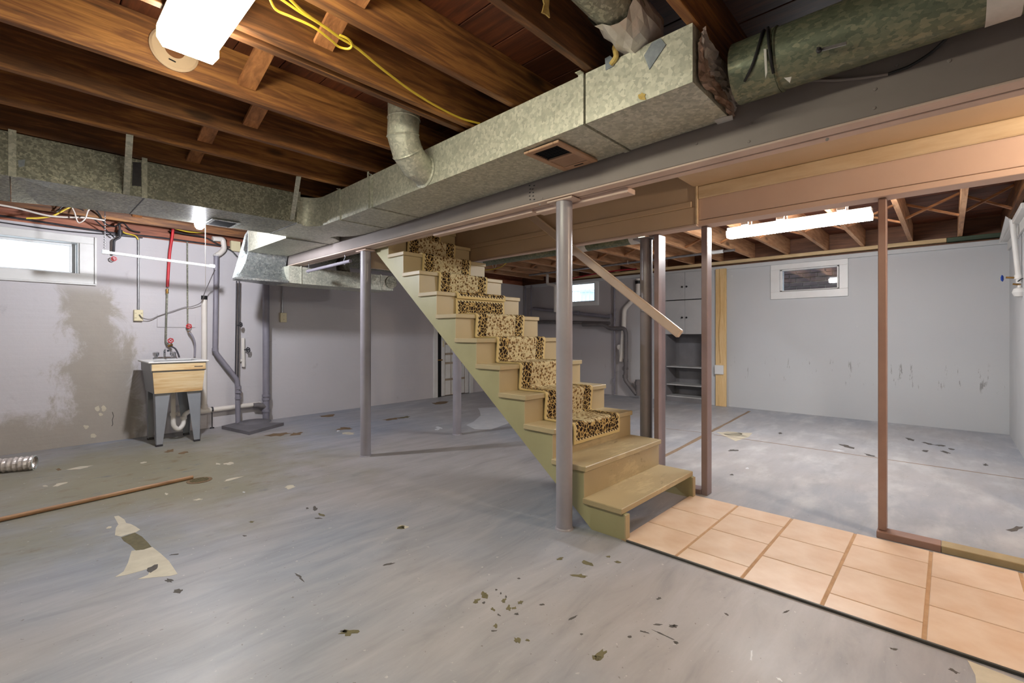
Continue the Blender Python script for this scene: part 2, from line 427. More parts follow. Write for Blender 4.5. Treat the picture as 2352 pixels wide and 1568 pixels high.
# ------------------------------------------------------------------ mesh helpers
class MB:
    def __init__(s): s.v = []; s.f = []; s.uv = None

    def add(s, vs, fs):
        o = len(s.v); s.v += [tuple(x) for x in vs]; s.f += [tuple(i + o for i in f) for f in fs]; return s

    def box(s, x0, x1, y0, y1, z0, z1, bev=0.0):
        return s.obx(V(((x0 + x1) / 2, (y0 + y1) / 2, (z0 + z1) / 2)), V((1, 0, 0)), V((0, 1, 0)), V((0, 0, 1)), abs(x1 - x0), abs(y1 - y0), abs(z1 - z0), bev)

    def obx(s, c, ax, ay, az, lx, ly, lz, bev=0.0):
        if not bev:
            vs = [c + ax * (lx / 2 * i) + ay * (ly / 2 * j) + az * (lz / 2 * k) for k in (-1, 1) for j in (-1, 1) for i in (-1, 1)]
            fs = [(0, 2, 3, 1), (4, 5, 7, 6), (0, 1, 5, 4), (2, 6, 7, 3), (0, 4, 6, 2), (1, 3, 7, 5)]
            return s.add(vs, fs)
        bm = bmesh.new(); bmesh.ops.create_cube(bm, size=1)
        for q in bm.verts: q.co = V((q.co.x * lx, q.co.y * ly, q.co.z * lz))
        bmesh.ops.bevel(bm, geom=bm.edges[:], offset=min(bev, lx * .45, ly * .45, lz * .45), segments=1, affect='EDGES')
        bm.verts.index_update()
        s.add([c + ax * q.co.x + ay * q.co.y + az * q.co.z for q in bm.verts], [[q.index for q in f.verts] for f in bm.faces])
        bm.free(); return s

    def bar(s, p, q, w, h, up=(0, 0, 1), bev=0.0):
        p, q, up = V(p), V(q), V(up); d = (q - p); L = d.length; d.normalize()
        sd = d.cross(up).normalized(); up2 = sd.cross(d)
        return s.obx((p + q) / 2, d, sd, up2, L, w, h, bev)

    def prism(s, pts, off):
        n = len(pts); off = V(off)
        vs = [V(p) for p in pts] + [V(p) + off for p in pts]
        fs = [tuple(range(n)), tuple(reversed(range(n, 2 * n)))] + [(i, i + n, (i + 1) % n + n, (i + 1) % n) for i in range(n)]
        return s.add(vs, fs)

    def tube(s, path, r, n=12, cap=True):
        P = [V(p) for p in path]; R = r if isinstance(r, (list, tuple)) else [r] * len(P)
        T = []
        for i in range(len(P)):
            a = P[min(i + 1, len(P) - 1)] - P[max(i - 1, 0)]; T.append(a.normalized())
        nx = T[0].orthogonal().normalized(); rings = []
        vs = []
        for i, p in enumerate(P):
            if i: nx = (nx - T[i] * nx.dot(T[i])).normalized()
            ny = T[i].cross(nx)
            if 0 < i < len(P) - 1:
                cosb = max(0.35, math.sqrt(max(0, (1 + (P[i] - P[i - 1]).normalized().dot((P[i + 1] - P[i]).normalized())) / 2)))
            else: cosb = 1
            for k in range(n):
                a = 2 * math.pi * k / n; vs.append(p + (nx * math.cos(a) + ny * math.sin(a)) * R[i])
        fs = []
        for i in range(len(P) - 1):
            for k in range(n):
                fs.append((i * n + k, i * n + (k + 1) % n, (i + 1) * n + (k + 1) % n, (i + 1) * n + k))
        if cap: fs += [tuple(reversed(range(n))), tuple(range((len(P) - 1) * n, len(P) * n))]
        return s.add(vs, fs)

    def lathe(s, prof, o, ax=(0, 0, 1), n=20, cap=True):
        o, ax = V(o), V(ax).normalized(); nx = ax.orthogonal().normalized(); ny = ax.cross(nx); vs = []; fs = []
        for r, h in prof:
            for k in range(n):
                a = 2 * math.pi * k / n; vs.append(o + ax * h + (nx * math.cos(a) + ny * math.sin(a)) * max(r, 1e-4))
        m = len(prof)
        for i in range(m - 1):
            for k in range(n): fs.append((i * n + k, i * n + (k + 1) % n, (i + 1) * n + (k + 1) % n, (i + 1) * n + k))
        if cap: fs += [tuple(reversed(range(n))), tuple(range((m - 1) * n, m * n))]
        return s.add(vs, fs)

    def wbox(s, u0, v0, u1, v1, o0, o1, bev=0.0):                # box on the left wall from two pixel corners
        s0, z0 = ws(u0, v0, o1); s1, z1 = ws(u1, v1, o1)
        return s.wb(min(s0, s1), max(s0, s1), o0, o1, min(z0, z1), max(z0, z1), bev)

    def wb(s, s0, s1, o0, o1, z0, z1, bev=0.0):
        c = wl((s0 + s1) / 2, (o0 + o1) / 2, (z0 + z1) / 2)
        return s.obx(c, WE, WN, V((0, 0, 1)), abs(s1 - s0), abs(o1 - o0), abs(z1 - z0), bev)

    def mesh(s, name, mat, smooth=35):
        me = bpy.data.meshes.new(name); me.from_pydata(s.v, [], s.f); me.update()
        bm = bmesh.new(); bm.from_mesh(me); bmesh.ops.recalc_face_normals(bm, faces=bm.faces[:]); bm.to_mesh(me); bm.free()
        if s.uv:
            ul = me.uv_layers.new(name='UVMap')
            for lp in me.loops: ul.data[lp.index].uv = s.uv[lp.vertex_index]
        if smooth:
            me.shade_smooth(); me.set_sharp_from_angle(angle=math.radians(smooth))
        me.materials.append(M[mat] if isinstance(mat, str) else mat)
        return me

    def build(s, name, mat, parent=None, smooth=35):
        return place(name, s.mesh(name, mat, smooth), parent)


def place(name, me, parent=None, loc=(0, 0, 0), rot=(0, 0, 0)):
    o = bpy.data.objects.new(name, me); COL.objects.link(o); o.location = loc; o.rotation_euler = rot
    if parent:
        o.parent = parent
        t = V((0, 0, 0)); q = parent
        while q: t += q.location; q = None if q.parent is None else q.parent
        o.matrix_parent_inverse = Matrix.Translation(-V(parent.location)) if parent.parent is None else Matrix.Identity(4)
    return o


def tag(o, label, cat, group=None):
    o['label'] = label; o['category'] = cat
    if group: o['group'] = group
    return o


def thing(name, label, cat, loc=(0, 0, 0), group=None):
    o = bpy.data.objects.new(name, None); COL.objects.link(o); o.location = loc; o.empty_display_size = 0.05
    return tag(o, label, cat, group)


def struct(o): o['kind'] = 'structure'; return o


def B(*a): return MB().box(*a)


def arc(c, a, b, t0, t1, n=8):
    c, a, b = V(c), V(a), V(b)
    return [c + a * math.cos(t0 + (t1 - t0) * i / n) + b * math.sin(t0 + (t1 - t0) * i / n) for i in range(n + 1)]


def smoothpath(pts, n=6):
    P = [V(p) for p in pts]; P = [P[0] * 2 - P[1]] + P + [P[-1] * 2 - P[-2]]; out = []
    for i in range(1, len(P) - 2):
        for k in range(n):
            t = k / n; a, b, c, d = P[i - 1], P[i], P[i + 1], P[i + 2]
            out.append(0.5 * ((2 * b) + (c - a) * t + (2 * a - 5 * b + 4 * c - d) * t * t + (3 * b - a - 3 * c + d) * t ** 3))
    out.append(P[-2]); return out


def rounded(pts, r=0.05, n=5):                                   # polyline with rounded corners
    P = [V(p) for p in pts]; out = [P[0]]
    for i in range(1, len(P) - 1):
        a = (P[i - 1] - P[i]); b = (P[i + 1] - P[i]); k = min(r, a.length * .45, b.length * .45)
        a.normalize(); b.normalize(); A, C = P[i] + a * k, P[i] + b * k
        for j in range(n + 1):
            t = j / n; out.append(A * (1 - t) ** 2 + P[i] * 2 * t * (1 - t) + C * t * t)
    out.append(P[-1]); return out


# ================================================================== THE SETTING
ZJ, ZT = 2.43, 2.665                  # joist underside, subfloor underside
XB = 8.13                             # back wall
XL, YN, YR = -2.3, -2.7, -0.53        # outer left, near and far-room right wall

floor = struct(MB().box(XL, 8.8, YN, 7.6, -0.2, 0.0).build('floor', 'floor', None, 0))


def rect_holes(a0, a1, z0, z1, holes):
    out = []; a = a0
    for h in sorted(holes):
        if h[0] > a: out.append((a, h[0], z0, z1))
        if h[2] > z0: out.append((h[0], h[1], z0, h[2]))
        if h[3] < z1: out.append((h[0], h[1], h[3], z1))
        a = h[1]
    out.append((a, a1, z0, z1)); return out


mb = MB()
for (a, b, c, d) in rect_holes(-2.6, 9.0, 0, 2.34, [(-1.45, 0.46, 1.86, 2.19), (5.50, 6.35, 0.0, 1.98)]):
    mb.wb(a, b, -0.22, 0.0, c, d)
wall_left = struct(mb.build('wall_left', 'wall_left', None, 0))
mb = MB()
for (a, b, c, d) in rect_holes(-0.75, 7.5, 0, 2.34, [(1.16, 1.91, 1.87, 2.20), (3.02, 3.76, 0.0, 2.30), (5.29, 6.15, 1.88, 2.28)]):
    mb.box(XB, XB + 0.22, a, b, c, d)
wall_back = struct(mb.build('wall_back', 'wall_back', None, 0))
wall_right = struct(MB().box(4.4, 8.35, YR - 0.2, YR, 0, 2.43).box(4.4, 4.6, YN, YR - 0.2, 0, 2.43).build('wall_right', 'wall_right', None, 0))
wall_near = struct(MB().box(XL, 4.6, YN - 0.2, YN, 0, 2.43).build('wall_near', 'wall_plain', None, 0))
wall_outer = struct(MB().box(XL - 0.2, XL, YN - 0.2, 7.0, 0, 2.43).build('wall_outer', 'wall_plain', None, 0))
# sheathing above the planks, open over the stairwell
mb = MB().box(XL - .2, 2.40, YN - .2, 7.8, 2.69, 2.75).box(3.52, 8.6, YN - .2, 7.8, 2.69, 2.75)
mb.box(2.40, 3.52, YN - .2, 1.37, 2.69, 2.75).box(2.40, 3.52, 4.5, 7.8, 2.69, 2.75)
ceiling = struct(mb.build('ceiling', 'plank', None, 0))
# rim joists closing the perimeter above the walls
mb = MB().box(XL - .2, XL, YN - .2, 7.2, 2.43, 2.69).box(XL - .2, 4.6, YN - .2, YN, 2.43, 2.69).box(4.4, 8.35, YR - .2, YR, 2.43, 2.69).box(4.4, 4.6, YN, YR - .2, 2.43, 2.69)
mb.build('rim_joist', 'joist', ceiling, 0)
MB().wb(-2.6, 9, -.2, -0.10, 2.34, 2.69).build('rim_joist', 'sill', ceiling, 0)
MB().box(XB + .06, XB + .2, -.75, 7.5, 2.34, 2.69).build('rim_joist', 'rim_wood', ceiling, 0)
# subfloor planks run along Y, joists along X
pitch = 0.2245; x = 1.434 - pitch * 17; k = 0
pl_full = MB().box(-pitch / 2 + .0025, pitch / 2 - .0025, YN, 7.3, 0, 0.02, .003).mesh('subfloor_plank', 'plank', 0)
pl_near = MB().box(-pitch / 2 + .0025, pitch / 2 - .0025, YN, 1.37, 0, 0.02, .003).mesh('subfloor_plank', 'plank', 0)
pl_far = MB().box(-pitch / 2 + .0025, pitch / 2 - .0025, 4.5, 7.3, 0, 0.02, .003).mesh('subfloor_plank', 'plank', 0)
while x < 8.3:
    c = x + pitch / 2
    if 2.34 < c < 3.56:
        place('subfloor_plank', pl_near, ceiling, (c, 0, ZT)); place('subfloor_plank', pl_far, ceiling, (c, 0, ZT))
    else: place('subfloor_plank', pl_full, ceiling, (c, 0, ZT))
    x += pitch
JL = [-2.45, -1.97, -1.49, -1.01, -0.53, -0.05, 0.28, 0.76, 1.24, 1.73, 2.17, 2.72, 3.21, 3.685, 4.17, 4.65, 5.13, 5.61, 6.09, 6.57]   # far faces of the near-room joists
jl = MB().box(XL, 2.44, -0.038, 0, ZJ, ZT, .002).mesh('floor_joist', 'joist', 0)
jl_long = MB().box(XL, 3.56, -0.038, 0, ZJ, ZT, .002).mesh('floor_joist', 'joist', 0)
for y in JL:
    place('floor_joist', jl_long if (y > 4.4 or y < 1.3) else jl, ceiling, (0, y, 0))
place('floor_joist', jl, ceiling, (0, 2.095, 0))
JR = [-0.102, 0.366, 0.874, 1.30, 1.805, 2.30, 2.79, 3.28, 3.77, 4.26, 4.75, 5.24, 5.73, 6.22, 6.70]      # centre lines in the far room
jr = MB().box(3.50, 8.16, -0.022, 0.022, ZJ, ZT, .002).mesh('floor_joist', 'joist2', 0)
for y in JR: place('floor_joist', jr, ceiling, (0, y, 0))
place('floor_joist', MB().box(4.6, 8.16, -.019, .019, ZJ, ZT).mesh('floor_joist', 'joist', 0), ceiling, (0, -0.48, 0))


def bridging(x, y0, y1, mat='bridge', w=0.07):
    MB().bar((x, y0, 2.645), (x, y1, 2.455), 0.019, w, (1, 0, 0)).build('bridging_strip', mat, ceiling, 0)
    MB().bar((x + .18, y0, 2.455), (x + .18, y1, 2.645), 0.019, w, (1, 0, 0)).build('bridging_strip', mat, ceiling, 0)


def left_bridging(x, y0, y1):
    MB().bar((x, y0, 2.65), (x, y1, 2.50), 0.085, 0.02, (0, .4, 1)).build('bridging_strip', 'bridge', ceiling, 0)


for (u, v, y0, y1) in ((742, 100, 1.73, 2.054), (566, 165, 2.172, 2.68), (574, 245, 2.722, 3.17), (470, 315, 3.212, 3.645)):
    left_bridging(yp(u, v, y1).x, y0, y1)
for i in (6, 7, 8, 13, 14, 15, 16, 17, 18): left_bridging(.9, JL[i], JL[i + 1] - .038)
for i in range(len(JR) - 1):
    bridging(6.6, JR[i] + .022, JR[i + 1] - .022, w=.05)
bridging(6.6, -.46, -.124, w=.05)
MB().wb(-2.5, 8.0, -0.10, -0.005, 2.34, 2.43).build('sill_plate', 'sill', wall_left, 0)

# tiles of the strip at the foot of the stair
struct(floor)
TX0, TX1 = 2.422, 3.437
MB().box(TX0 - .004, TX1, -2.68, 1.392, -0.01, 0.0065).build('grout', 'grout', floor, 0)
cols = [1.394, 1.062, 0.731, 0.400, 0.063, -0.268, -0.600, -0.932, -1.264, -1.596, -1.928, -2.26, -2.60]
G = 0.006
for i in range(len(cols) - 1):
    xs = [TX0] + ([2.745, 3.081] if i % 2 == 0 else [2.560, 2.912, 3.240]) + [TX1]
    for a, b in zip(xs[:-1], xs[1:]):
        me = MB().box(-(b - a) / 2 + (G if a > TX0 else 0), (b - a) / 2 - (0 if b < TX1 else 0), -(cols[i] - cols[i + 1]) / 2 + G * 2.4, (cols[i] - cols[i + 1]) / 2, 0, 0.0105, .002).mesh('tile', 'tile', 0)
        place('tile', me, floor, ((a + b) / 2, (cols[i] + cols[i + 1]) / 2, 0))
MB().box(TX0 - .014, TX0 - .001, -2.68, 1.36, 0, 0.012, .002).build('edge_strip', 'strip', floor, 0)


# worn places in the floor paint: thin irregular films
def blot(u, v, w, h, ang=0, n=11, jag=.35):
    pts = []
    for k in range(n):
        a = 2 * math.pi * k / n; r = 1 + random.uniform(-jag, jag)
        x, y = w / 2 * r * math.cos(a), h / 2 * r * math.sin(a)
        c, s_ = math.cos(math.radians(ang)), math.sin(math.radians(ang))
        pts.append((u + x * c - y * s_, v + x * s_ + y * c))
    return pts


def film(pts, mat, z=0.0007, name='paint_chip'):
    P = [zp(a, b, 0) for a, b in pts]
    MB().prism([p + V((0, 0, .0001)) for p in P], (0, 0, z)).build(name, mat, floor, 0)


for (u, v, w, h, a, m) in [
    (1113, 1366, 20, 18, 0, 'olive'), (1094, 1379, 20, 10, -25, 'olive'), (1111, 1384, 8, 5, 0, 'dark'), (1157, 1380, 10, 14, 50, 'olive'), (1168, 1396, 12, 14, 0, 'olive'),
    (1196, 1383, 18, 9, -15, 'olive'), (1181, 1396, 14, 5, -15, 'olive'), (1186, 1410, 12, 6, 0, 'dark'), (1132, 1399, 12, 6, 40, 'olive'), (1146, 1412, 10, 4, 30, 'dark'), (1139, 1436, 12, 12, 0, 'olive'),
    (1135, 1448, 14, 4, 0, 'dark'), (1188, 1470, 16, 14, 30, 'olive'), (1212, 1470, 10, 5, 10, 'olive'), (1380, 1503, 36, 18, -35, 'olive'), (1370, 1510, 22, 14, 0, 'olive'),
    (1286, 1283, 18, 6, -8, 'olive'), (1352, 1294, 30, 11, 18, 'olive'), (1332, 1322, 40, 9, 8, 'olive'), (1397, 1278, 12, 6, 0, 'olive'), (1418, 1290, 20, 5, 5, 'olive'),
    (1192, 1328, 8, 3, 0, 'dark'), (1245, 1388, 12, 4, 0, 'dark'), (1316, 1418, 24, 4, -28, 'dark'), (1162, 1370, 5, 8, 0, 'dark'), (1150, 1362, 4, 5, 0, 'dark'), (1140, 1354, 5, 4, 0, 'dark'),
    (1336, 1456, 8, 4, 0, 'dark'), (1446, 1462, 8, 7, 0, 'dark'), (1480, 1451, 28, 4, 15, 'dark'), (1510, 1434, 24, 4, 3, 'dark'), (1545, 1438, 20, 6, 12, 'dark'), (1525, 1458, 60, 3, 25, 'dark'), (1552, 1474, 12, 6, 20, 'dark'), (1514, 1374, 12, 6, 0, 'dark'),
    (926, 1210, 32, 10, -5, 'cream'), (922, 1211, 24, 7, -5, 'olive'), (893, 1295, 26, 4, -12, 'dark'), (686, 1322, 20, 5, 30, 'dark'), (693, 1330, 18, 4, 40, 'dark'), (411, 1357, 24, 10, -8, 'dark'), (388, 1333, 22, 9, 0, 'dark'), (400, 1273, 30, 3, -4, 'dark'),
    (801, 1452, 44, 14, -4, 'olive'), (790, 1449, 20, 8, 0, 'dark'), (724, 1168, 10, 12, 20, 'dark'), (738, 1182, 16, 6, 20, 'olive'), (730, 1190, 20, 4, 5, 'dark'), (706, 1167, 8, 4, 0, 'dark'), (562, 1230, 10, 3, 0, 'dark'), (578, 1198, 14, 5, 0, 'olive'),
    (666, 1119, 26, 9, -6, 'cream'), (535, 1099, 50, 5, -12, 'cream'), (526, 1064, 24, 7, -6, 'cream'), (500, 1065, 12, 4, 0, 'cream'), (138, 1112, 36, 6, -15, 'cream'), (104, 1116, 12, 3, 0, 'cream'), (250, 1211, 12, 7, -10, 'cream'), (383, 1134, 12, 5, 0, 'cream'),
    (752, 955, 48, 6, -6, 'brown'), (790, 984, 40, 6, -4, 'brown'), (800, 995, 36, 7, -5, 'cream'), (680, 996, 34, 7, -6, 'brown'), (640, 998, 60, 8, -6, 'brown'), (900, 962, 44, 6, -8, 'brown'), (930, 958, 26, 5, -8, 'olive'),
    (1008, 982, 20, 6, 12, 'white'), (1004, 986, 12, 4, 0, 'white'), (776, 989, 8, 5, 0, 'white'), (1009, 925, 46, 6, -3, 'brown'),
    (1685, 998, 76, 12, 6, 'cream'), (1945, 1025, 34, 6, 14, 'dark'), (2000, 1046, 30, 5, 16, 'dark'), (1926, 1034, 24, 3, 10, 'white'), (2090, 1009, 26, 5, 10, 'dark'), (2130, 1018, 36, 4, 12, 'dark'), (2160, 1023, 26, 4, 6, 'dark'), (2185, 1031, 16, 3, 8, 'dark'), (2126, 1035, 18, 5, 5, 'dark'), (2170, 1038, 30, 4, 16, 'dark'),
    (2264, 1067, 14, 5, 8, 'dark'), (2332, 1214, 50, 10, -10, 'dark'), (1684, 1034, 22, 5, 0, 'dark'), (1792, 995, 12, 4, 0, 'dark'), (1680, 1090, 10, 4, 0, 'dark'), (1716, 1075, 8, 4, 0, 'white'), (1726, 1505, 6, 34, 4, 'white'), (1790, 1560, 16, 6, 35, 'white'), (1806, 1404, 16, 4, -20, 'dark'), (1668, 1410, 12, 4, 30, 'dark'), (1550, 1437, 16, 6, 10, 'dark'),
    (1553, 1477, 10, 6, 30, 'dark'), (2052, 1490, 20, 5, 10, 'dark'), (2190, 1540, 30, 8, 30, 'dark'), (455, 1147, 22, 4, -8, 'cream'), (330, 1062, 16, 4, -6, 'cream'), (180, 1075, 70, 6, -8, 'cream'), (420, 1040, 40, 5, -8, 'brown'), (390, 1035, 26, 7, -8, 'brown'), (134, 1078, 14, 8, 0, 'brown'), (560, 1130, 8, 3, 0, 'white')]:
    film(blot(u, v, w * .85, h * .85, a, 13, .45), 'chip_' + m)
film([(262, 1186), (272, 1184), (286, 1193), (290, 1201), (300, 1203), (310, 1208), (322, 1216), (312, 1222), (296, 1226), (278, 1232), (264, 1229), (266, 1212), (272, 1204)], 'chip_cream', name='bare_patch')
film([(302, 1265), (350, 1256), (368, 1270), (388, 1288), (396, 1300), (408, 1318), (392, 1322), (350, 1326), (316, 1330), (340, 1320), (346, 1304), (320, 1312), (290, 1320), (264, 1325), (284, 1312), (294, 1292)], 'chip_cream', name='bare_patch')
film([(278, 1234), (310, 1223), (326, 1232), (340, 1246), (348, 1256), (330, 1262), (312, 1264), (300, 1252), (284, 1242)], 'chip_olive', name='bare_patch')
film(blot(352, 1306, 26, 14, -25), 'chip_dark', 0.0012)
film([(1098, 937), (1142, 935), (1170, 945), (1168, 972), (1128, 986), (1090, 985), (1071, 976), (1088, 968), (1104, 954), (1102, 944)], 'chip_white', name='bare_patch')
film([(1645, 992), (1728, 994), (1720, 1003), (1690, 1013), (1664, 1001)], 'chip_cream', name='bare_patch')
film([(2222, 1516), (2352, 1567), (2352, 1600), (2246, 1600), (2240, 1550)], 'chip_cream', name='bare_patch')
for a, b, w in [((1525, 1048), (1722, 944), .05), ((1640, 998), (2352, 1100), .022), ((1530, 984), (1640, 996), .015)]:
    p, q = zp(*a), zp(*b)
    n = 12; t = (q - p); sd = t.cross(V((0, 0, 1))).normalized()
    L = [p + t * (i / n) + sd * (w / 2 * random.uniform(.5, 1.3)) for i in range(n + 1)]; R = [p + t * (i / n) - sd * (w / 2 * random.uniform(.5, 1.3)) for i in range(n + 1)]
    MB().prism([q_ + V((0, 0, .0001)) for q_ in L + R[::-1]], (0, 0, .0008)).build('filled_crack', 'crack', floor, 0)

# ---- window in the left wall
w1 = thing('window_1', 'wide bright basement window high in the stained wall', 'window', wl(-0.5, 0, 1.8)); w1['kind'] = 'structure'
mb = MB(); s0, s1, z0, z1 = -1.6, 0.576, 1.755, 2.27
mb.wb(s0, s1, 0.0, 0.022, z0, 1.86, .004).wb(s0, s1, 0, .022, 2.19, z1, .004).wb(0.456, s1, 0, .0221, 1.86, 2.19, .004)
mb.build('surround', 'white', w1)
MB().wb(s1, s1 + .02, 0, .04, z0, z1, .003).wb(s0, s1 + .02, 0, .03, z0 - .015, z0, .003).build('casing', 'white', w1)
MB().wb(-1.45, .46, -.20, 0, 1.845, 1.862).wb(-1.45, .46, -.2, 0, 2.188, 2.205).wb(.445, .462, -.2, 0, 1.86, 2.19).build('jamb', 'vinyl', w1)
MB().wb(.395, .44, -.16, -.12, 1.87, 2.18, .004).wb(-1.45, .44, -.16, -.12, 1.862, 1.885, .004).wb(-1.45, .44, -.16, -.12, 2.165, 2.188, .004).build('sash', 'vinyl', w1)
MB().wb(-1.45, .42, -.142, -.138, 1.87, 2.18).build('pane', 'pane_frost', w1, 0)

# crumbled filler spots and a crack on the damp wall
for (u, v, w, h_) in ((224, 938, 10, 12), (238, 937, 11, 13), (231, 951, 10, 10), (198, 980, 12, 9), (214, 1001, 14, 9), (110, 640, 40, 3)):
    MB().prism([wp(a, b, .0008) for a, b in blot(u, v, w, h_)], WN * .002).build('filler_spot', 'chip_cream', wall_left, 0)
MB().tube([wp(258, 946, .001), wp(261, 955, .001), wp(258, 964, .001), wp(259, 974, .001), wp(257, 978, .001)], .003, 5).build('crack', 'chip_dark', wall_left, 0)

# ---- windows in the back wall


def back_window(name, label, y0, y1, z0, z1, gy0, gy1, gz0, gz1):
    w = thing(name, label, 'window', (XB, (y0 + y1) / 2, z0)); w['kind'] = 'structure'
    f = .045
    MB().box(XB - .03, XB + .02, y0, y1, z0, gz0, .004).box(XB - .03, XB + .02, y0, y1, gz1, z1, .004).box(XB - .0301, XB + .02, y0, gy0, gz0, gz1, .004).box(XB - .0301, XB + .02, gy1, y1, gz0, gz1, .004).build('frame', 'vinyl', w)
    MB().box(XB, XB + .05, gy0, gy1, gz0, gz0 + .02, .003).box(XB, XB + .05, gy0, gy1, gz1 - .02, gz1, .003).box(XB, XB + .05, gy0, gy0 + .03, gz0, gz1, .003).box(XB, XB + .05, gy1 - .03, gy1, gz0, gz1, .003).build('sash', 'vinyl', w)
    MB().box(XB + .03, XB + .034, gy0 + .01, gy1 - .01, gz0 + .01, gz1 - .01).build('pane', 'pane', w, 0)
    return w


back_window('window_2', 'white vinyl window showing dark brick outside, on the grey wall', 1.045, 2.04, 1.75, 2.285, 1.15, 1.915, 1.862, 2.205)
back_window('window_3', 'small bright window behind the stair columns, above the pipes', 5.205, 6.24, 1.80, 2.32, 5.29, 6.15, 1.882, 2.278)

# ---- plank door at the end of the left wall
d1 = thing('door_1', 'old white panelled door ajar beyond the stairs', 'door', wl(5.9, 0, 0)); d1['kind'] = 'structure'
MB().wb(5.40, 5.50, -.02, .02, 0, 2.05, .004).wb(6.35, 6.45, -.02, .02, 0, 2.05, .004).wb(5.5, 6.35, -.02, .02, 1.96, 2.05, .004).build('door_frame', 'white', d1)
MB().wb(5.50, 6.35, -.2, -.14, 0, 1.98).build('recess', 'void', d1, 0)
MB().wb(5.50, 5.598, -.03, .002, 0, 1.96).build('gap_shade', 'void', d1, 0)  # near-black block painting the shade of the open gap beside the leaf
dl = MB().wb(5.60, 6.34, -.05, -.015, .01, 1.95, .003).build('leaf', 'door_old', d1)
MB().wb(5.60, 5.69, -.015, .004, .01, 1.95, .003).wb(6.24, 6.34, -.015, -.003, .01, 1.95, .003).build('stile', 'white', d1)
for (z0, z1) in ((.02, .30), (.34, .62), (.66, .80), (.84, 1.0), (1.04, 1.22), (1.5, 1.9)):
    for (a, b) in ((5.705, 5.85), (5.87, 6.225)):
        MB().wb(a, b, -.016, -.006, z0, z1, .004).build('panel', 'white', dl)
MB().lathe([(.012, 0), (.012, .03), (.03, .035), (.034, .05), (.024, .065), (0, .07)], wl(5.65, .004, 1.13), WN, 14).build('knob', 'black', dl)
MB().wb(5.63, 5.67, .004, .008, .96, 1.08, .002).build('lock_plate', 'ivory', dl)
MB().wb(5.47, 5.62, .0, .02, .70, .72, .003).build('latch', 'brass', d1)

# ---- back wall trims
tr = struct(MB().box(XB - .045, XB, YR, 7.2, 2.285, 2.345, .004).build('trim_1', 'wall_right'))
tr = struct(MB().box(XB - .07, XB + .03, 0.02, 6.0, 2.375, 2.425, .004).build('trim_2', 'pine_y'))
tr = struct(MB().box(XB - .06, XB + .03, YR, 0.018, 2.372, 2.425, .004).build('trim_3', 'green_wood'))
tr = struct(MB().box(6.0, XB - .046, YR, YR + .07, 2.30, 2.35, .003).box(5.0, XB - .045, YR, YR + .02, 2.20, 2.30, .003).build('trim_4', 'white'))
struct(MB().prism([(7.2, YR, 2.35), (XB - .03, YR, 2.30), (XB - .03, YR + .09, 2.30), (7.2, YR + .09, 2.44)], (0, 0, .02)).build('trim_5', 'white'))

# ---- stairwell above the stair
SWX = 3.455
mb = MB().box(SWX, SWX + .05, 1.357, 4.5, 2.015, 4.4).box(SWX, SWX + .05, 4.5, 7.0, 2.76, 4.4)
mb.box(2.425, 2.46, 1.357, 4.5, 2.31, 4.4).box(2.425, 2.46, 4.5, 7.0, 2.76, 4.4).box(2.42, 3.5, 1.32, 1.36, 2.31, 4.4).box(2.42, 3.5, 6.9, 6.95, 2.7, 4.4).box(2.42, 3.5, 1.3, 7.0, 4.4, 4.45)
wall_sw = struct(mb.build('wall_stairwell', 'well_wall', None, 0))
MB().box(SWX - .014, SWX, 1.40, 4.5, 2.15, 2.195, .004).build('moulding', 'well_wall', wall_sw)
MB().box(SWX - .008, SWX, 1.372, 4.5, 2.02, 2.148, .002).build('lower_board', 'well_wall', wall_sw)
MB().box(SWX - .012, SWX + .001, 1.357, 1.371, 2.02, 2.30, .002).build('end_strip', 'yellowed', wall_sw)
MB().box(SWX - .016, SWX + .05, 1.36, 4.4, 2.003, 2.018, .002).build('bottom_edging', 'cream', wall_sw)
# soffit panel over the foot of the stair
struct(MB().box(2.40, 3.47, YN, 1.385, 2.30, 2.318).build('ceiling_soffit', 'tan_panel', None, 0))
# brown boards at the stair top
MB().box(2.47, 3.45, 4.42, 4.46, 1.9, 2.69).build('landing_face', 'well_wall', wall_sw, 0)

# ================================================================== BEAMS, COLUMNS, STUDS
b1 = thing('main_beam', 'long grey painted girder crossing the room above the near columns', 'beam', (2.3, 2, 2.036))
MB().box(2.262, 2.40, YN, 6.95, 2.0465, ZJ, .003).build('web', 'beam', b1)
MB().box(2.2625, 2.335, YN, 6.95, 2.036, 2.046, .002).build('bottom_board', 'cream', b1)
MB().box(2.345, 2.40, YN, 6.95, 2.034, 2.046, .002).build('bottom_board', 'cream', b1)
MB().box(2.36, 2.445, 1.32, 2.0, 2.006, 2.0355, .003).build('ledger_strip', 'cream', b1)
MB().box(2.345, 2.41, 2.02, 3.1, 2.012, 2.0355, .003).build('ledger_strip', 'cream', b1)
MB().box(2.36, 2.44, 1.93, 2.72, 2.018, 2.0355, .003).build('ledger_strip', 'cream', b1)
nail = MB().lathe([(.007, 0), (.006, .003), (0, .004)], (0, 0, 0), (-1, 0, 0), 8).mesh('nail_head', 'beam')
for (u, v) in [(1722, 235), (1724, 285), (1720, 325), (2010, 205), (2008, 248), (1974, 152), (1525, 290), (1510, 315), (1430, 340), (1240, 470), (1245, 455), (1600, 330), (1900, 320), (2180, 140), (2060, 150)]:
    p = xp(u, v, 2.262); place('nail_head', nail, b1, p)
# pencilled block of small marks
mk = MB()
for i in range(5):
    for j in range(2):
        p = xp(1216 + j * 9 + random.uniform(-2, 2), 426 + i * 8, 2.2605); mk.box(p.x - .001, p.x + .001, p.y - .006, p.y + .006, p.z - .003, p.z + .003)
mk.build('stamp_marks', 'iron', b1, 0)

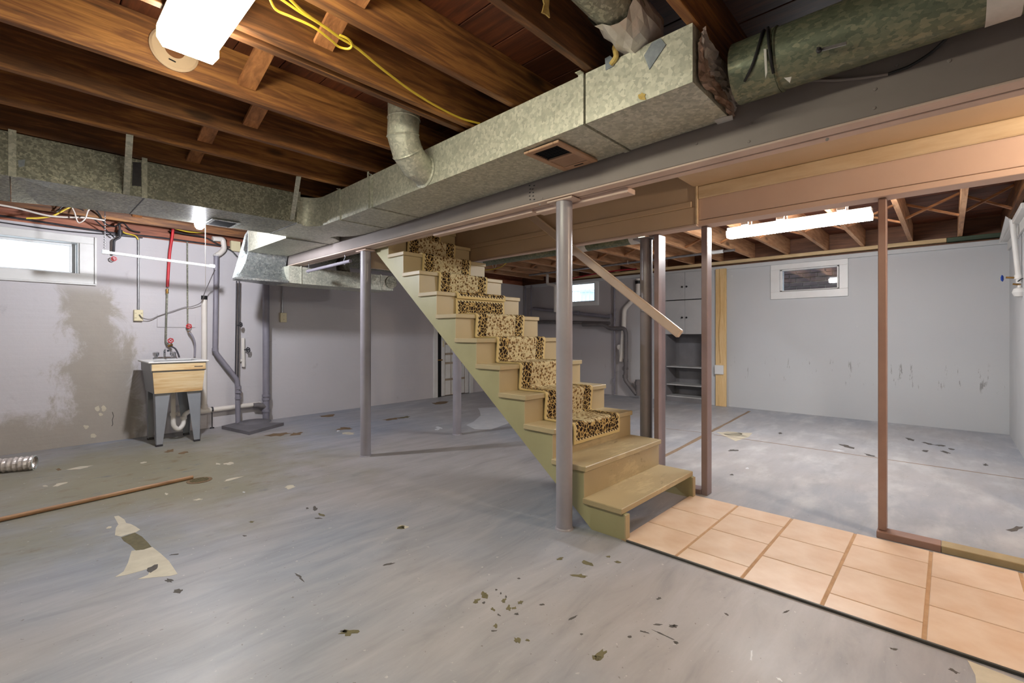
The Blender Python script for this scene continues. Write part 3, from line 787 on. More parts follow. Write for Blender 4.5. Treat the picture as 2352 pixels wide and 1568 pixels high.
b2 = thing('header_beam', 'pinkish boxed header over the wood studs, right of the stairwell', 'beam', (3.5, 0, 2.01))
MB().box(3.47, 3.60, YN, 1.356, 2.05, 2.43, .003).build('face_board', 'pinkish', b2)
MB().box(3.465, 3.60, YN, 1.80, 2.01, 2.046, .003).build('top_plate', 'pinkish', b2)
MB().box(3.452, 3.469, YN, 1.356, 2.205, 2.298, .006).build('cove_board', 'yellowed', b2)
MB().box(3.506, 3.522, 1.81, 4.6, 2.018, 2.43, .002).build('rear_board', 'beam', b2)

CB = [(2.318, 1.735, 'column', 'tall grey steel column in front of the stairs, nearest the camera'),
      (2.355, 4.20, 'column', 'grey steel column under the girder, left of the stairs'),
      (3.612, 4.30, 'column', 'grey steel column seen below the stair stringer, behind the stairs'),
      (3.585, 1.835, 'column_dark', 'dark grey steel column beside a wood stud, right of the handrail')]
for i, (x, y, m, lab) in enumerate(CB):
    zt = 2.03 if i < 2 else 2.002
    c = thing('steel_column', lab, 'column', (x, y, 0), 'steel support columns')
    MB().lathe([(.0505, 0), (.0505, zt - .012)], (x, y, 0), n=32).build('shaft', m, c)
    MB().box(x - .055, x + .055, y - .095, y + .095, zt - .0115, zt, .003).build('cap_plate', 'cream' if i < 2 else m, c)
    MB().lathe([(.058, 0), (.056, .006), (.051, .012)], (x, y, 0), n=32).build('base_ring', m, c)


def stud(label, x0, x1, y0, y1, z0, z1, m):
    return tag(MB().box(x0, x1, y0, y1, z0, z1, .003).build('wood_stud', m), label, 'stud', 'painted framing studs')


stud('lilac painted stud standing between the dark column and the stair foot opening', 3.53, 3.655, 1.70, 1.74, 0, 2.008, 'stud')
t = thing('wood_stud', 'lilac painted stud with a short floor plate, beside the bottom step', 'stud', (3.55, 1.33, 0), 'painted framing studs')
MB().box(3.51, 3.60, 1.308, 1.352, 0, 2.008, .003).build('upright', 'stud', t)
MB().box(3.505, 3.60, 1.353, 1.50, 0, 0.036, .003).build('floor_plate', 'stud', t)
t = thing('wood_stud', 'reddish brown stud rising from a floor plate beside the tiles', 'stud', (3.55, .29, 0), 'painted framing studs')
MB().box(3.505, 3.585, .268, .307, 0.04, 2.008, .003).build('upright', 'stud_brown', t)
MB().box(3.478, 3.575, .03, .312, 0, 0.039, .003).build('floor_plate', 'stud_brown', t)
MB().box(3.478, 3.575, -2.6, .029, 0, 0.039, .003).build('floor_plate', 'bare_plate', t)

# ================================================================== STAIRS
RUN, RISE, Y1, Z1 = 0.2475, 0.1972, 1.385, 0.185
SX0, SX1 = 2.402, 3.438
NS = 13
st = thing('staircase', 'olive-tan painted wooden staircase climbing beneath the girder', 'staircase', (2.92, 1.4, 0))
NY = lambda n: Y1 + RUN * (n - 1)
NZ = lambda n: Z1 + RISE * (n - 1)


def stringer_pts(x):
    pts = [(x, 1.372, 0), (x, 1.372, NZ(1) - .035)]
    for n in range(1, NS + 1):
        pts.append((x, NY(n + 1) + .024, NZ(n) - .035))
        if n < NS: pts.append((x, NY(n + 1) + .024, NZ(n + 1) - .035))
    yt = NY(NS + 1) + .024
    pts += [(x, yt, (yt - 1.602) * .80), (x, 1.602, 0)]
    return pts


MB().prism(stringer_pts(2.42), (.038, 0, 0)).build('stringer', 'stair', st, 0)
MB().prism(stringer_pts(3.392), (.038, 0, 0)).build('stringer', 'stair', st, 0)
tread_me = MB().box(SX0, SX1, 0, RUN + .03, -.035, 0, .004).mesh('tread', 'tread', 0)
for n in range(1, NS + 1):
    MB().box(SX0, SX1, NY(n), NY(n) + RUN + .026, NZ(n) - .035, NZ(n), .004).build('tread', 'tread', st, 0)
    if n > 1:
        MB().box(2.412, 3.432, NY(n) + .018, NY(n) + .0239, NZ(n - 1) - .002, NZ(n) - .0352).build('riser', 'tread', st, 0)
MB().box(2.412, 2.46, 1.364, 1.3719, 0, NZ(1) - .036).build('front_trim', 'tread', st, 0)
MB().box(3.39, 3.43, 1.364, 1.3719, 0, NZ(1) - .036).build('front_trim', 'tread', st, 0)


def runner(name, label, path, ulen_mat, th=.009, mat=None):
    P = [V(p) for p in path]
    d = [0]
    for i in range(1, len(P)): d.append(d[-1] + (P[i] - P[i - 1]).length)
    nrm = []
    for i in range(len(P)):
        t = (P[min(i + 1, len(P) - 1)] - P[max(i - 1, 0)]).normalized(); nrm.append(V((0, -t.z, t.y)))
    mb = MB(); uv = []; x0, x1 = 2.61, 3.212
    for i, p in enumerate(P):
        for (x, k) in ((x0, 0), (x0, 1), (x1, 1), (x1, 0)):
            q = p + nrm[i] * (th * k); mb.v.append((x, q.y, q.z)); uv.append((0 if x == x0 else .6, d[i]))
    for i in range(len(P) - 1):
        for a, b in ((0, 1), (1, 2), (2, 3), (3, 0)): mb.f.append((i * 4 + a, i * 4 + b, i * 4 + 4 + b, i * 4 + 4 + a))
    mb.f += [(0, 1, 2, 3), tuple(4 * (len(P) - 1) + k for k in (3, 2, 1, 0))]
    mb.uv = uv
    return mb, d[-1]


def step_path(n0, zstart, n1, endkind):
    p = [V((0, NY(n0) - .004, zstart))]
    for n in range(n0, n1 + 1):
        y, z = NY(n), NZ(n)
        p.append(V((0, y - .004, z - .02)))
        p += arc((0, y + .014, z - .016), (0, -.018, 0), (0, 0, .0185), 0, math.pi / 2, 4)
        yb = NY(n + 1) + .010
        if n == n1 and endkind == 'nose': break
        p.append(V((0, yb - .02, z + .0025)))
        p += arc((0, yb - .02, z + .0225), (0, .02, 0), (0, 0, -.02), math.pi / 2, 0, 3)[1:]
        if n == n1:
            p.append(V((0, yb + .004, NZ(n + 1) - .045)))
    return p


path = step_path(3, NZ(3) - .135, 7, 'riser')
mb, L = runner('stair_runner', '', path, None)
me = mb.mesh('pile', m_runner('lower_runner_weave', L, True, True), 60)
r = place('stair_runner', me)
tag(r, 'lower patterned beige carpet runner draped over the bottom stair treads', 'runner', 'stair runners')
path = step_path(8, NZ(8) - .05, 12, 'riser')
mb, L = runner('stair_runner', '', path, None)
r = place('stair_runner', mb.mesh('pile', m_runner('upper_runner_weave', L, True, False), 60))
tag(r, 'upper patterned beige carpet runner vanishing up under the girder', 'runner', 'stair runners')

h = thing('handrail', 'pale wooden handrail sloping down across the studs to a cut end', 'handrail', (3.40, 1.45, 1.2))
a, b = xp(1563, 768, 3.40), xp(1215, 492, 3.40)
d = (b - a).normalized()
MB().bar(a, a + d * 3.2, .040, .068, (0, -d.z, d.y), .009).build('rail', 'rail', h)
for k in (.42, 1.3):
    p = a + d * k
    MB().tube(rounded([p + V((0, 0, -.03)), p + V((0.02, 0, -.07)), p + V((.125, 0, -.07))], .03), .006, 8).build('bracket', 'steel', h)

# ================================================================== DUCTWORK
du = thing('supply_duct', 'long spangled galvanised duct hung along the girder', 'duct', (2.03, 2.2, 2.16))


def zoff(y): return (y - .73) / (3.66 - .73)
DX0, DX1 = 1.82, 2.248


def seg(y0, y1, name, mat='galv'):
    t0, t1 = zoff(y0), zoff(y1)
    zb0, zb1, zt0, zt1 = 2.195 - .05 * t0, 2.195 - .05 * t1, 2.428 - .038 * t0, 2.428 - .038 * t1
    mb = MB().add([(DX0, y0, zb0), (DX1, y0, zb0), (DX1, y0, zt0), (DX0, y0, zt0), (DX0, y1, zb1), (DX1, y1, zb1), (DX1, y1, zt1), (DX0, y1, zt1)],
                  [(0, 3, 2, 1), (4, 5, 6, 7), (0, 1, 5, 4), (1, 2, 6, 5), (2, 3, 7, 6), (3, 0, 4, 7)])
    return mb.build(name, mat, du, 0)


seg(.735, 1.238, 'duct_section'); seg(1.246, 3.14, 'duct_section'); seg(3.146, 3.66, 'duct_section', 'galv')


def band(y, w=.03):
    t = zoff(y); zb, zt = 2.195 - .05 * t, 2.428 - .038 * t
    MB().box(DX0 - .005, DX0 - .0005, y - w / 2, y + w / 2, zb - .004, zt + .004).box(DX0 - .005, DX1, y - w / 2, y + w / 2, zb - .005, zb - .0008).box(DX0 - .03, DX0 - .001, y - w / 2, y + w / 2, zt + .0045, zt + .007).build('drive_cleat', 'galv', du, 0)


band(1.262); band(3.16, .016); band(3.655, .012)
# hanger strap at the joist
MB().bar((DX0 - .006, 3.20, 2.155), (DX0 - .006, 3.20, 2.43), .022, .003, (1, 0, 0)).build('hanger_strap', 'galv', du, 0)
# insulation poking out and silver tape patches on the side
p = xp(1405, 140, DX0)
MB().tube(smoothpath([xp(1404, 148, DX0 - .004), xp(1415, 130, DX0 - .012), xp(1413, 112, DX0 - .02), xp(1418, 98, DX0 - .02)]), [.012] * 12 + [.014] * 7, 8).build('loose_insulation', 'wool', du)
for pts in ([(1390, 135), (1402, 128), (1414, 140), (1410, 152), (1392, 162)], [(1480, 128), (1498, 98), (1518, 88), (1530, 103), (1492, 160)]):
    MB().prism([xp(u, v, DX0 - .001) for u, v in pts], (-.003, 0, 0)).build('tape_patch', 'duct_tape', du, 0)
MB().prism([xp(u, v, DX0 - .001) for u, v in blot(1476, 222, 16, 22, 0)], (-.002, 0, 0)).build('sealant_smear', 'wool', du, 0)
# foil-faced insulation flaps at the open near end
MB().box(DX0 + .004, DX1 - .002, .7355, .7375, 2.20, 2.42).build('open_end_shade', 'void', du, 0)  # near-black panel painting the shade inside the open duct end
lo = [(1600, 100), (1601, 142), (1603, 186), (1622, 206), (1641, 228), (1660, 250), (1681, 274)]
hi = [(1604, 66), (1616, 96), (1632, 128), (1646, 152), (1660, 182), (1672, 214), (1686, 244)]
def foil_strip(nm, mat, t0, t1, jy):
    fv = []; ff = []; NA, NB = 18, 5
    for i in range(NA + 1):
        q = i / NA * 6; k = min(5, int(q)); w = q - k
        a = (lo[k][0] * (1 - w) + lo[k + 1][0] * w, lo[k][1] * (1 - w) + lo[k + 1][1] * w); b = (hi[k][0] * (1 - w) + hi[k + 1][0] * w, hi[k][1] * (1 - w) + hi[k + 1][1] * w)
        for jj in range(NB + 1):
            t = t0 + (t1 - t0) * jj / NB + random.uniform(-.04, .04)
            p = yp(a[0] + (b[0] - a[0]) * t, a[1] + (b[1] - a[1]) * t, .730)
            fv.append((p.x, p.y - random.uniform(0, jy) - .018 * t, p.z))
    for i in range(NA):
        for jj in range(NB): ff.append((i * 6 + jj, i * 6 + 6 + jj, i * 6 + 7 + jj, i * 6 + 1 + jj))
    MB().add(fv, ff).build(nm, mat, du, 0)
foil_strip('foil_lining', 'foil_brown', 0.0, 0.5, .012)
foil_strip('foil_flap', 'foil', 0.42, 1.0, .014)
MB().prism([zp(u, v, 2.1935) for u, v in ((1640, 276), (1662, 268), (1682, 264), (1684, 274), (1668, 282), (1650, 286))], (0, 0, -.003)).build('end_tape', 'tape_white', du, 0)

reg = thing('ceiling_register', 'tan metal air register under the galvanised duct', 'vent', (2.03, 1.54, 2.17))
zr = 2.176
rx0, rx1, ry0, ry1 = 1.855, 2.215, 1.425, 1.66
MB().box(rx0, rx1, ry0, ry0 + .035, zr - .012, zr + .002, .003).box(rx0, rx1, ry1 - .035, ry1, zr - .012, zr + .002, .003).box(rx0, rx0 + .035, ry0 + .035, ry1 - .035, zr - .012, zr + .002, .003).box(rx1 - .05, rx1, ry0 + .035, ry1 - .035, zr - .012, zr + .002, .003).box(2.022, 2.038, ry0 + .035, ry1 - .035, zr - .012, zr + .002, .002).build('frame', 'register', reg)
MB().box(rx0 + .02, rx1 - .02, ry0 + .02, ry1 - .02, zr + .0005, zr + .0045).build('throat', 'void', reg, 0)
for i in range(8):
    x = rx0 + .045 + i * .0165
    MB().bar((x, ry0 + .035, zr - .004), (x, ry1 - .035, zr - .004), .010, .0012, (-.6, 0, 1)).build('vane', 'iron', reg, 0)
for i in range(8):
    x = 2.046 + i * .0155
    MB().bar((x, ry0 + .035, zr - .004), (x, ry1 - .035, zr - .004), .0135, .0012, (.9, 0, 1)).build('vane', 'register', reg, 0)
MB().box(rx1 - .04, rx1 - .03, 1.50, 1.56, zr - .0135, zr - .0121).build('lever_slot', 'void', reg, 0)

# left trunk
tk = thing('trunk_duct', 'dull galvanised trunk duct spanning the left side, below the joists', 'duct', (.8, 4.4, 2.16))
TY0, TY1 = 4.12, 4.76


def tseg(x0, x1, z0, z1, nm='duct_section', y1=None):
    y1 = y1 or TY1
    return MB().add([(x0, TY0, z0), (x1, TY0, z1), (x1, y1, z1), (x0, y1, z0), (x0, TY0, 2.42), (x1, TY0, 2.425), (x1, y1, 2.425), (x0, y1, 2.42)],
                    [(0, 3, 2, 1), (4, 5, 6, 7), (0, 1, 5, 4), (1, 2, 6, 5), (2, 3, 7, 6), (3, 0, 4, 7)]).build(nm, 'galv_dark', tk, 0)


tseg(.612, 1.66, 2.162, 2.172)
# folded transition where the trunk steps to the deeper run on the left
MB().add([(-.03, TY0, 2.158), (.608, TY0, 2.162), (.608, TY1, 2.162), (-.03, TY1 - .12, 2.10), (-.03, TY0, 2.42), (.608, TY0, 2.42), (.608, TY1, 2.42), (-.03, TY1, 2.42), (.10, TY1, 2.135)],
         [(0, 1, 2), (0, 2, 8), (0, 8, 3), (0, 4, 5, 1), (1, 5, 6, 2), (2, 6, 7, 8), (8, 7, 3), (4, 7, 6, 5), (3, 7, 4, 0)]).build('transition', 'galv_dark', tk, 0)
MB().add([(-1.6, TY0, 2.15), (-.034, TY0, 2.156), (-.034, TY1 - .12, 2.10), (-1.6, TY1 - .12, 2.05), (-1.6, TY0, 2.42), (-.034, TY0, 2.42), (-.034, TY1, 2.42), (-1.6, TY1, 2.42)],
         [(0, 3, 2, 1), (4, 5, 6, 7), (0, 1, 5, 4), (1, 2, 6, 5), (2, 3, 7, 6), (3, 0, 4, 7)]).build('duct_section', 'galv_dark', tk, 0)
MB().box(-.04, -.006, TY0 - .006, TY0 - .001, 2.152, 2.435).build('drive_cleat', 'galv', tk, 0)
MB().box(.595, .625, TY0 - .006, TY0 - .001, 2.158, 2.44).build('drive_cleat', 'galv', tk, 0)
MB().box(1.655, 1.685, TY0 - .006, TY0 - .001, 2.165, 2.44).build('drive_cleat', 'galv', tk, 0)
for (u0, v0, u1, v1) in ((290, 446, 298, 309), (671, 504, 686, 405)):
    a = yp(u0, v0, TY0 - .008); b = zp(u1, v1, 2.428)
    MB().bar(a, b, .035, .003, V((1, 0, 0)).cross((b - a).normalized())).build('hanger_strap', 'galv', tk, 0)
lbl = MB().prism([yp(u, v, TY0 - .001) for u, v in ((41, 368), (58, 366), (56, 382), (43, 384))], (0, -.002, 0)).build('tape_patch', 'duct_tape', tk, 0)
MB().prism([yp(u, v, TY0 - .001) for u, v in ((305, 372), (324, 373), (324, 428), (303, 426))], (0, -.0015, 0)).build('label_sticker', 'iron', tk, 0)
mb = MB()
a = zp(560, 505, 2.165)
MB().box(1.10, 1.32, 4.44, 4.70, 2.155, 2.1625, .002).build('grille', 'galv_bright', tk)
MB().box(1.13, 1.29, 4.47, 4.67, 2.1535, 2.1548).build('grille_slot', 'void', tk, 0)
# corner fitting joining trunk and supply duct (curved inner corner), branch toward the wall, boot and low duct
cf = thing('duct_elbow', 'galvanised corner fitting with a rounded inside bend joining both ducts', 'duct', (1.95, 4.1, 2.15))
prof = [V((1.662, TY0, 0))] + arc((1.662, 3.96, 0), (0, .16, 0), (.158, 0, 0), 0, math.pi / 2, 10)[1:] + [V((1.82, 3.662, 0)), V((2.25, 3.662, 0)), V((2.25, 3.9, 0))]
prof += arc((2.12, 3.95, 0), (.13, 0, 0), (0, .36, 0), 0, math.pi / 2, 8) + [V((2.09, 4.40, 0)), V((2.16, 4.44, 0)), V((2.245, 4.52, 0)), V((2.25, 4.62, 0)), V((2.25, 4.76, 0)), V((1.662, 4.76, 0))]
vs = [(p.x, p.y, 2.15 + (.02 if p.x < 1.7 else 0)) for p in prof] + [(p.x, p.y, 2.40) for p in prof]
n = len(prof)
mb = MB().add(vs, [tuple(range(n)), tuple(reversed(range(n, 2 * n)))] + [(i, (i + 1) % n, (i + 1) % n + n, i + n) for i in range(n)])
mb.build('elbow_body', 'galv', cf)
MB().box(1.812, 1.8185, 3.645, 3.675, 2.148, 2.40).build('drive_cleat', 'galv', cf, 0)
MB().box(1.66, 1.685, TY0 - .009, TY0 - .0015, 2.162, 2.44).build('standing_seam', 'galv', cf, 0)

for (a, b, z) in (((1.664, 4.10), (1.664, 4.765), 2.1705), ((1.82, 3.658), (2.25, 3.658), 2.1445), ((1.812, 4.762), (2.25, 4.762), 2.1495)):
    MB().bar((a[0], a[1], z - .001), (b[0], b[1], z - .001), .006, .003).build('seam', 'iron', cf, 0)
MB().bar((.61, 4.12, 2.160), (.61, 4.76, 2.160), .006, .003).build('seam', 'iron', tk, 0)
br = thing('branch_duct', 'galvanised branch with a flared boot dropping toward the back wall', 'duct', (1.95, 5.3, 1.9))
bx0, bx1 = 1.812, 2.25
MB().box(bx0, bx1, 4.765, 5.86, 2.152, 2.40).build('duct_section', 'galv', br, 0)
# boot: throat profile from the branch underside down to the low duct
thr = [(5.861, 2.152), (5.868, 2.12), (5.866, 2.07), (5.855, 2.02), (5.84, 1.97), (5.82, 1.93), (5.79, 1.89), (5.75, 1.858), (5.70, 1.835)]
heel = [(5.88, 1.835), (5.96, 1.95), (6.02, 2.1), (6.02, 2.25), (5.97, 2.36), (5.861, 2.40)]
mb = MB(); pl = thr + heel
fl = lambda z: bx0 - .03 * max(0, (2.15 - z) / .315) - .125 * max(0, (2.15 - z) / .315) ** 2.2
vs = [(fl(z), y, z) for y, z in pl] + [(bx1 - .06 * max(0, (2.15 - z) / .315), y, z) for y, z in pl]; n = len(pl)
mb.add(vs, [tuple(range(n)), tuple(reversed(range(n, 2 * n)))] + [(i, (i + 1) % n, (i + 1) % n + n, i + n) for i in range(n)])
mb.build('boot', 'galv_boot', br, 50)  # same metal as the cheek, darkened to paint its shaded front
MB().prism([(fl(z) - .001, y, z) for y, z in pl], (-.002, 0, 0)).build('boot_cheek_lit', 'galv_bright', br, 0)  # same metal as the boot, brightened to paint bulb light on this side
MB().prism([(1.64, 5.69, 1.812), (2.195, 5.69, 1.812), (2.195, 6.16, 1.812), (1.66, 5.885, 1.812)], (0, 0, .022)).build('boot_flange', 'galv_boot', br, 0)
ld = thing('low_duct', 'low galvanised duct running beneath the girder along the left wall', 'duct', (2.8, 6, 1.82))
MB().box(2.20, 2.34, 5.70, 6.14, 1.815, 2.018).build('duct_section', 'galv', ld, 0)
MB().box(2.345, 3.42, 5.70, 6.14, 1.812, 2.018).build('duct_section', 'galv', ld, 0)
MB().box(3.425, 3.62, 5.70, 6.14, 1.815, 2.018).build('duct_section', 'galv', ld, 0)
MB().box(2.335, 2.35, 5.694, 5.699, 1.81, 2.03).build('drive_cleat', 'galv', ld, 0)
MB().box(3.415, 3.432, 5.694, 5.699, 1.81, 2.03).build('drive_cleat', 'galv', ld, 0)
MB().lathe([(.085, 0), (.085, .02)], (3.58, 5.678, 1.93), (0, 1, 0), 24).build('round_outlet', 'galv_dark', ld)
tag(MB().tube(smoothpath([(3.0, 5.92, 2.019), (3.0, 5.95, 2.12), (3.06, 6.02, 2.2), (3.3, 6.1, 2.28), (3.9, 6.2, 2.3)], 8), .085, 18).build('round_takeoff', 'galv_dark'), 'small dark round takeoff pipe above the low duct', 'duct')
tag(MB().tube([(2.9, 6.55, 2.3), (5.4, 6.55, 2.3)], .10, 18).build('round_pipe', 'galv_dark'), 'dark round duct near the ceiling behind the stair top', 'duct')

el = thing('round_elbow', 'round galvanised elbow pipe curving from the duct side up between joists', 'duct', (1.7, 2.45, 2.3))
path = [(1.625, 2.44, 2.66), (1.625, 2.44, 2.52), (1.622, 2.445, 2.42), (1.665, 2.46, 2.335), (1.735, 2.48, 2.285), (1.818, 2.50, 2.268)]
MB().tube(path, .096, 28).build('pipe', 'galv', el, 20)
for i in (1, 2, 3):
    p = V(path[i]); t = (V(path[i + 1]) - V(path[i - 1])).normalized()
    MB().lathe([(.097, -.006), (.1005, 0), (.097, .006)], p, t, 28, False).build('crimp_ring', 'galv', el)
MB().lathe([(.097, -.006), (.110, 0), (.110, .003)], (1.815, 2.50, 2.268), (1, 0, 0), 28).build('collar', 'galv', el)

rd = thing('round_main_duct', 'large weathered round duct running right along the girder', 'duct', (2.11, -.6, 2.3))
MB().tube([(2.112, .66, 2.312), (2.112, .50, 2.312)], .122, 36).build('pipe_section', 'galv_pipe', rd)
MB().tube([(2.112, .497, 2.312), (2.112, -2.6, 2.312)], .118, 36).build('pipe_section', 'galv_pipe', rd)
MB().lathe([(.119, 0), (.1245, .006), (.119, .012)], (2.112, .50, 2.312), (0, -1, 0), 36, False).build('crimp_ring', 'galv_pipe', rd)
q = xp(1880, 115, 2.0)
MB().bar(xp(1888, 114, 1.992), xp(1945, 99, 1.992), .004, .012, (0, 0, 1), .001).build('damper_handle', 'steel', rd)
MB().lathe([(.009, 0), (.009, .012), (.004, .013), (.004, .025)], xp(1882, 117, 1.998), (-1, 0, 0), 10).build('damper_nut', 'iron', rd)
MB().lathe([(.1215, 0), (.1215, .08)], (2.112, -.085, 2.312), (0, -1, 0), 36, False).build('tape_wrap', 'tape_white', rd)
for (u0, v0, u1, v1) in ((1754, 112, 1762, 180), (1800, 178, 1818, 190)):
    pts = [(u0, v0), (u0 + 6, v0), (u1, v1 - 14), (u1 - 4, v1)]
    MB().prism([xp(u, v, 1.985) for u, v in pts], (.004, 0, 0)).build('torn_label', 'tape_white', rd, 0)
cw = thing('duct_wires', 'pair of black wires looped down over the round duct', 'cable', (2, .55, 2.3))
for off, us in ((0, [(1742, 88), (1748, 110), (1744, 145), (1728, 185), (1706, 214)]), (1, [(1755, 88), (1764, 118), (1770, 160), (1772, 195)])):
    pts = []
    for (u, v) in us:
        p = xp(u, v, 2.112); dz = (p.z - 2.312)
        k = max(-1, min(1, dz / .127)); pts.append(V((2.112 - .128 * math.sqrt(max(0.02, 1 - k * k)), p.y * .945, 2.312 + .128 * k)))
    MB().tube(smoothpath(pts), .0055, 8).build('wire', 'black_cable', cw)
tf = thing('takeoff_pipe', 'short round takeoff wrapped in torn silver foil above the duct', 'duct', (1.75, 1.0, 2.5))
MB().tube([(1.40, .99, 2.555), (1.80, .985, 2.53)], .095, 26).build('pipe', 'galv_dark', tf)
fv = []; ff = []
for i in range(6):
    for k in range(20):
        a = 2 * math.pi * k / 20; r_ = .10 + random.uniform(-.008, .010)
        x = 1.62 + i * .055
        fv.append((x + .02 * math.sin(a * 2), .985 + r_ * math.cos(a), 2.535 - .005 * i + r_ * math.sin(a)))
for i in range(5):
    for k in range(20): ff.append((i * 20 + k, i * 20 + (k + 1) % 20, i * 20 + 20 + (k + 1) % 20, i * 20 + 20 + k))
MB().add(fv, ff).build('foil_wrap', 'foil', tf, 0)
MB().tube([(1.86, .985, 2.52), (1.93, .985, 2.44), (1.95, .985, 2.425)], .085, 24).build('duct_neck', 'galv', tf)
tag(MB().prism([yp(u, v, 1.20 - .05) for u, v in ((1244, -6), (1260, -6), (1258, 20), (1261, 42), (1252, 34), (1243, 30), (1248, 10))], (0, -.006, 0)).build('insulation_scrap', 'wool', None, 0), 'small torn scrap of insulation dangling from a joist at the top', 'insulation')
gp = thing('green_pipe', 'greenish round pipe hung behind the stairwell header', 'pipe', (3.72, 3, 2.06))
MB().tube([(3.72, 1.95, 2.062), (3.72, 4.6, 2.062)], .066, 20).build('pipe', 'galv_pipe', gp)
for y in (1.955, 2.50, 3.9): MB().lathe([(.068, 0), (.068, .09)], (3.72, y, 2.062), (0, 1, 0), 20, False).build('tape_wrap', 'tape_white', gp)
for y in (2.2, 3.4): MB().tube([(3.72, y, 2.128), (3.72, y, 2.43)], .004, 6).build('hanger', 'steel', gp)

# ================================================================== LAMPS
f1 = thing('ceiling_light', 'lit white wraparound fluorescent fixture among the near joists', 'light', (.47, 1.66, 2.4), 'fluorescent fixtures')
fx0, fx1, fy0, fy1 = .372, .582, 1.05, 2.262
zb, zt = 2.338, 2.425
mb = MB(); pr = [(fx0 + .012, zb + .035), (fx0 + .03, zb + .006), (fx0 + .05, zb), (fx1 - .05, zb), (fx1 - .03, zb + .006), (fx1 - .012, zb + .035), (fx1 - .012, zt - .012), (fx0 + .012, zt - .012)]
mb.prism([(x, fy0 + .02, z) for x, z in pr], (0, fy1 - fy0 - .04, 0)).build('diffuser', 'lamp_ceiling', f1, 0)
MB().box(fx0, fx1, fy0, fy1, zt - .011, zt, .003).build('housing', 'white', f1)
for y in (fy0, fy1 - .018):
    MB().prism([(fx0, y, zt - .012), (fx0, y, zb + .03), (fx0 + .02, y, zb - .001), (fx1 - .02, y, zb - .001), (fx1, y, zb + .03), (fx1, y, zt - .012)], (0, .018, 0)).build('end_cap', 'lamp_ceiling', f1, 0)
f2 = thing('ceiling_light', 'lit strip fluorescent fixture hung under the far-room joists', 'light', (5.2, 1.1, 2.3), 'fluorescent fixtures')
a, b = zp(1671, 541, 2.25), zp(2006, 500, 2.25)
xc = 5.25; ya, yb = 1.73, .50
MB().prism([(xc - .07, ya, 2.262), (xc - .055, ya, 2.235), (xc + .055, ya, 2.235), (xc + .07, ya, 2.262), (xc + .07, ya, 2.30), (xc - .07, ya, 2.30)], (0, yb - ya, 0)).build('diffuser', 'lamp_far', f2, 0)
MB().box(xc - .05, xc + .05, yb, ya, 2.301, 2.34, .003).build('housing', 'white', f2)
for y in (.72, 1.22, 1.55):
    MB().box(xc - .07, xc + .07, y - .035, y + .035, 2.341, 2.428, .003).build('mount_block', 'white', f2)
bl = thing('pull_chain_bulb', 'bare glowing bulb in a ceiling socket near the damp wall', 'light', (1.11, 4.87, 2.43))
bc = V((1.11, 4.87, 2.182))
MB().box(1.05, 1.17, 4.652, 4.93, 2.395, 2.4295, .003).build('mount_block', 'sill', bl)
MB().lathe([(.05, .212), (.05, .19), (.03, .175), (.024, .07)], bc, n=20).build('socket', 'ivory', bl)
MB().lathe([(.002, -.045), (.02, -.040), (.034, -.022), (.038, 0), (.034, .022), (.024, .045), (.018, .069)], bc, n=20).build('bulb', 'lamp_bulb', bl)
MB().tube([bc + V((.03, 0, .10)), bc + V((.045, 0, .04)), bc + V((.045, 0, -.55))], .002, 6).build('pull_cord', 'white_cable', bl)
wb_ = thing('keyless_bulb', 'warm bulb in a porcelain holder over the tiles, right of view', 'light', (2.95, -1.25, 2.2))
MB().lathe([(.055, .10), (.055, .07), (.03, .05), (.024, .03)], (2.95, -1.25, 2.20), n=20).build('socket', 'ivory', wb_)
MB().lathe([(.002, -.08), (.02, -.075), (.032, -.055), (.036, -.035), (.032, -.012), (.024, .01), (.018, .03)], (2.95, -1.25, 2.20), n=20).build('bulb', 'lamp_warm', wb_)
sd = thing('detector_base', 'round beige smoke detector mounting ring on a joist face', 'detector', (.5, 2.66, 2.5))
p = yp(400, 116, 2.682)
o_ = V((p.x, 2.6815, p.z))
MB().lathe([(.098, 0), (.098, .008), (.088, .015), (.074, .012), (.040, .012), (.040, 0)], o_, (0, -1, 0), 36, False).build('ring', 'smoke', sd)
for a in (20, 140, 260):
    q = o_ + V((math.cos(math.radians(a)) * .057, -.0125, math.sin(math.radians(a)) * .057))
    MB().obx(q, V((-math.sin(math.radians(a)), 0, math.cos(math.radians(a)))), V((0, 1, 0)), V((math.cos(math.radians(a)), 0, math.sin(math.radians(a)))), .028, .002, .006).build('key_slot', 'void', sd, 0)

# ================================================================== CABLES OVERHEAD
yc = thing('yellow_cable', 'bundle of yellow cables strung along the joist bay over the duct', 'cable', (1.2, 1.95, 2.44))
MB().tube(smoothpath([zp(660, -8, 2.45), zp(700, 30, 2.45), zp(752, 66, 2.452), zp(780, 86, 2.452), zp(822, 112, 2.452), zp(880, 160, 2.45), zp(950, 212, 2.45), zp(1010, 248, 2.45), zp(1060, 272, 2.45), zp(1102, 284, 2.45)]), .006, 10).build('cable', 'yellow_cable', yc)
MB().tube(smoothpath([zp(618, -6, 2.448), zp(634, 22, 2.448), zp(668, 38, 2.448), zp(720, 62, 2.447), zp(760, 92, 2.447), zp(778, 107, 2.447), zp(800, 112, 2.447), zp(809, 103, 2.448), zp(800, 90, 2.45), zp(780, 80, 2.452)]), .005, 8).build('cable', 'yellow_cable', yc)
MB().tube(smoothpath([zp(640, -6, 2.455), zp(690, 28, 2.455), zp(730, 52, 2.455), zp(790, 92, 2.456), zp(806, 102, 2.455)]), .005, 8).build('cable', 'yellow_cable', yc)


def cable(name, label, pts, r, m, cat='cable'):
    return tag(MB().tube(smoothpath(pts), r, 8).build(name, m), label, cat)


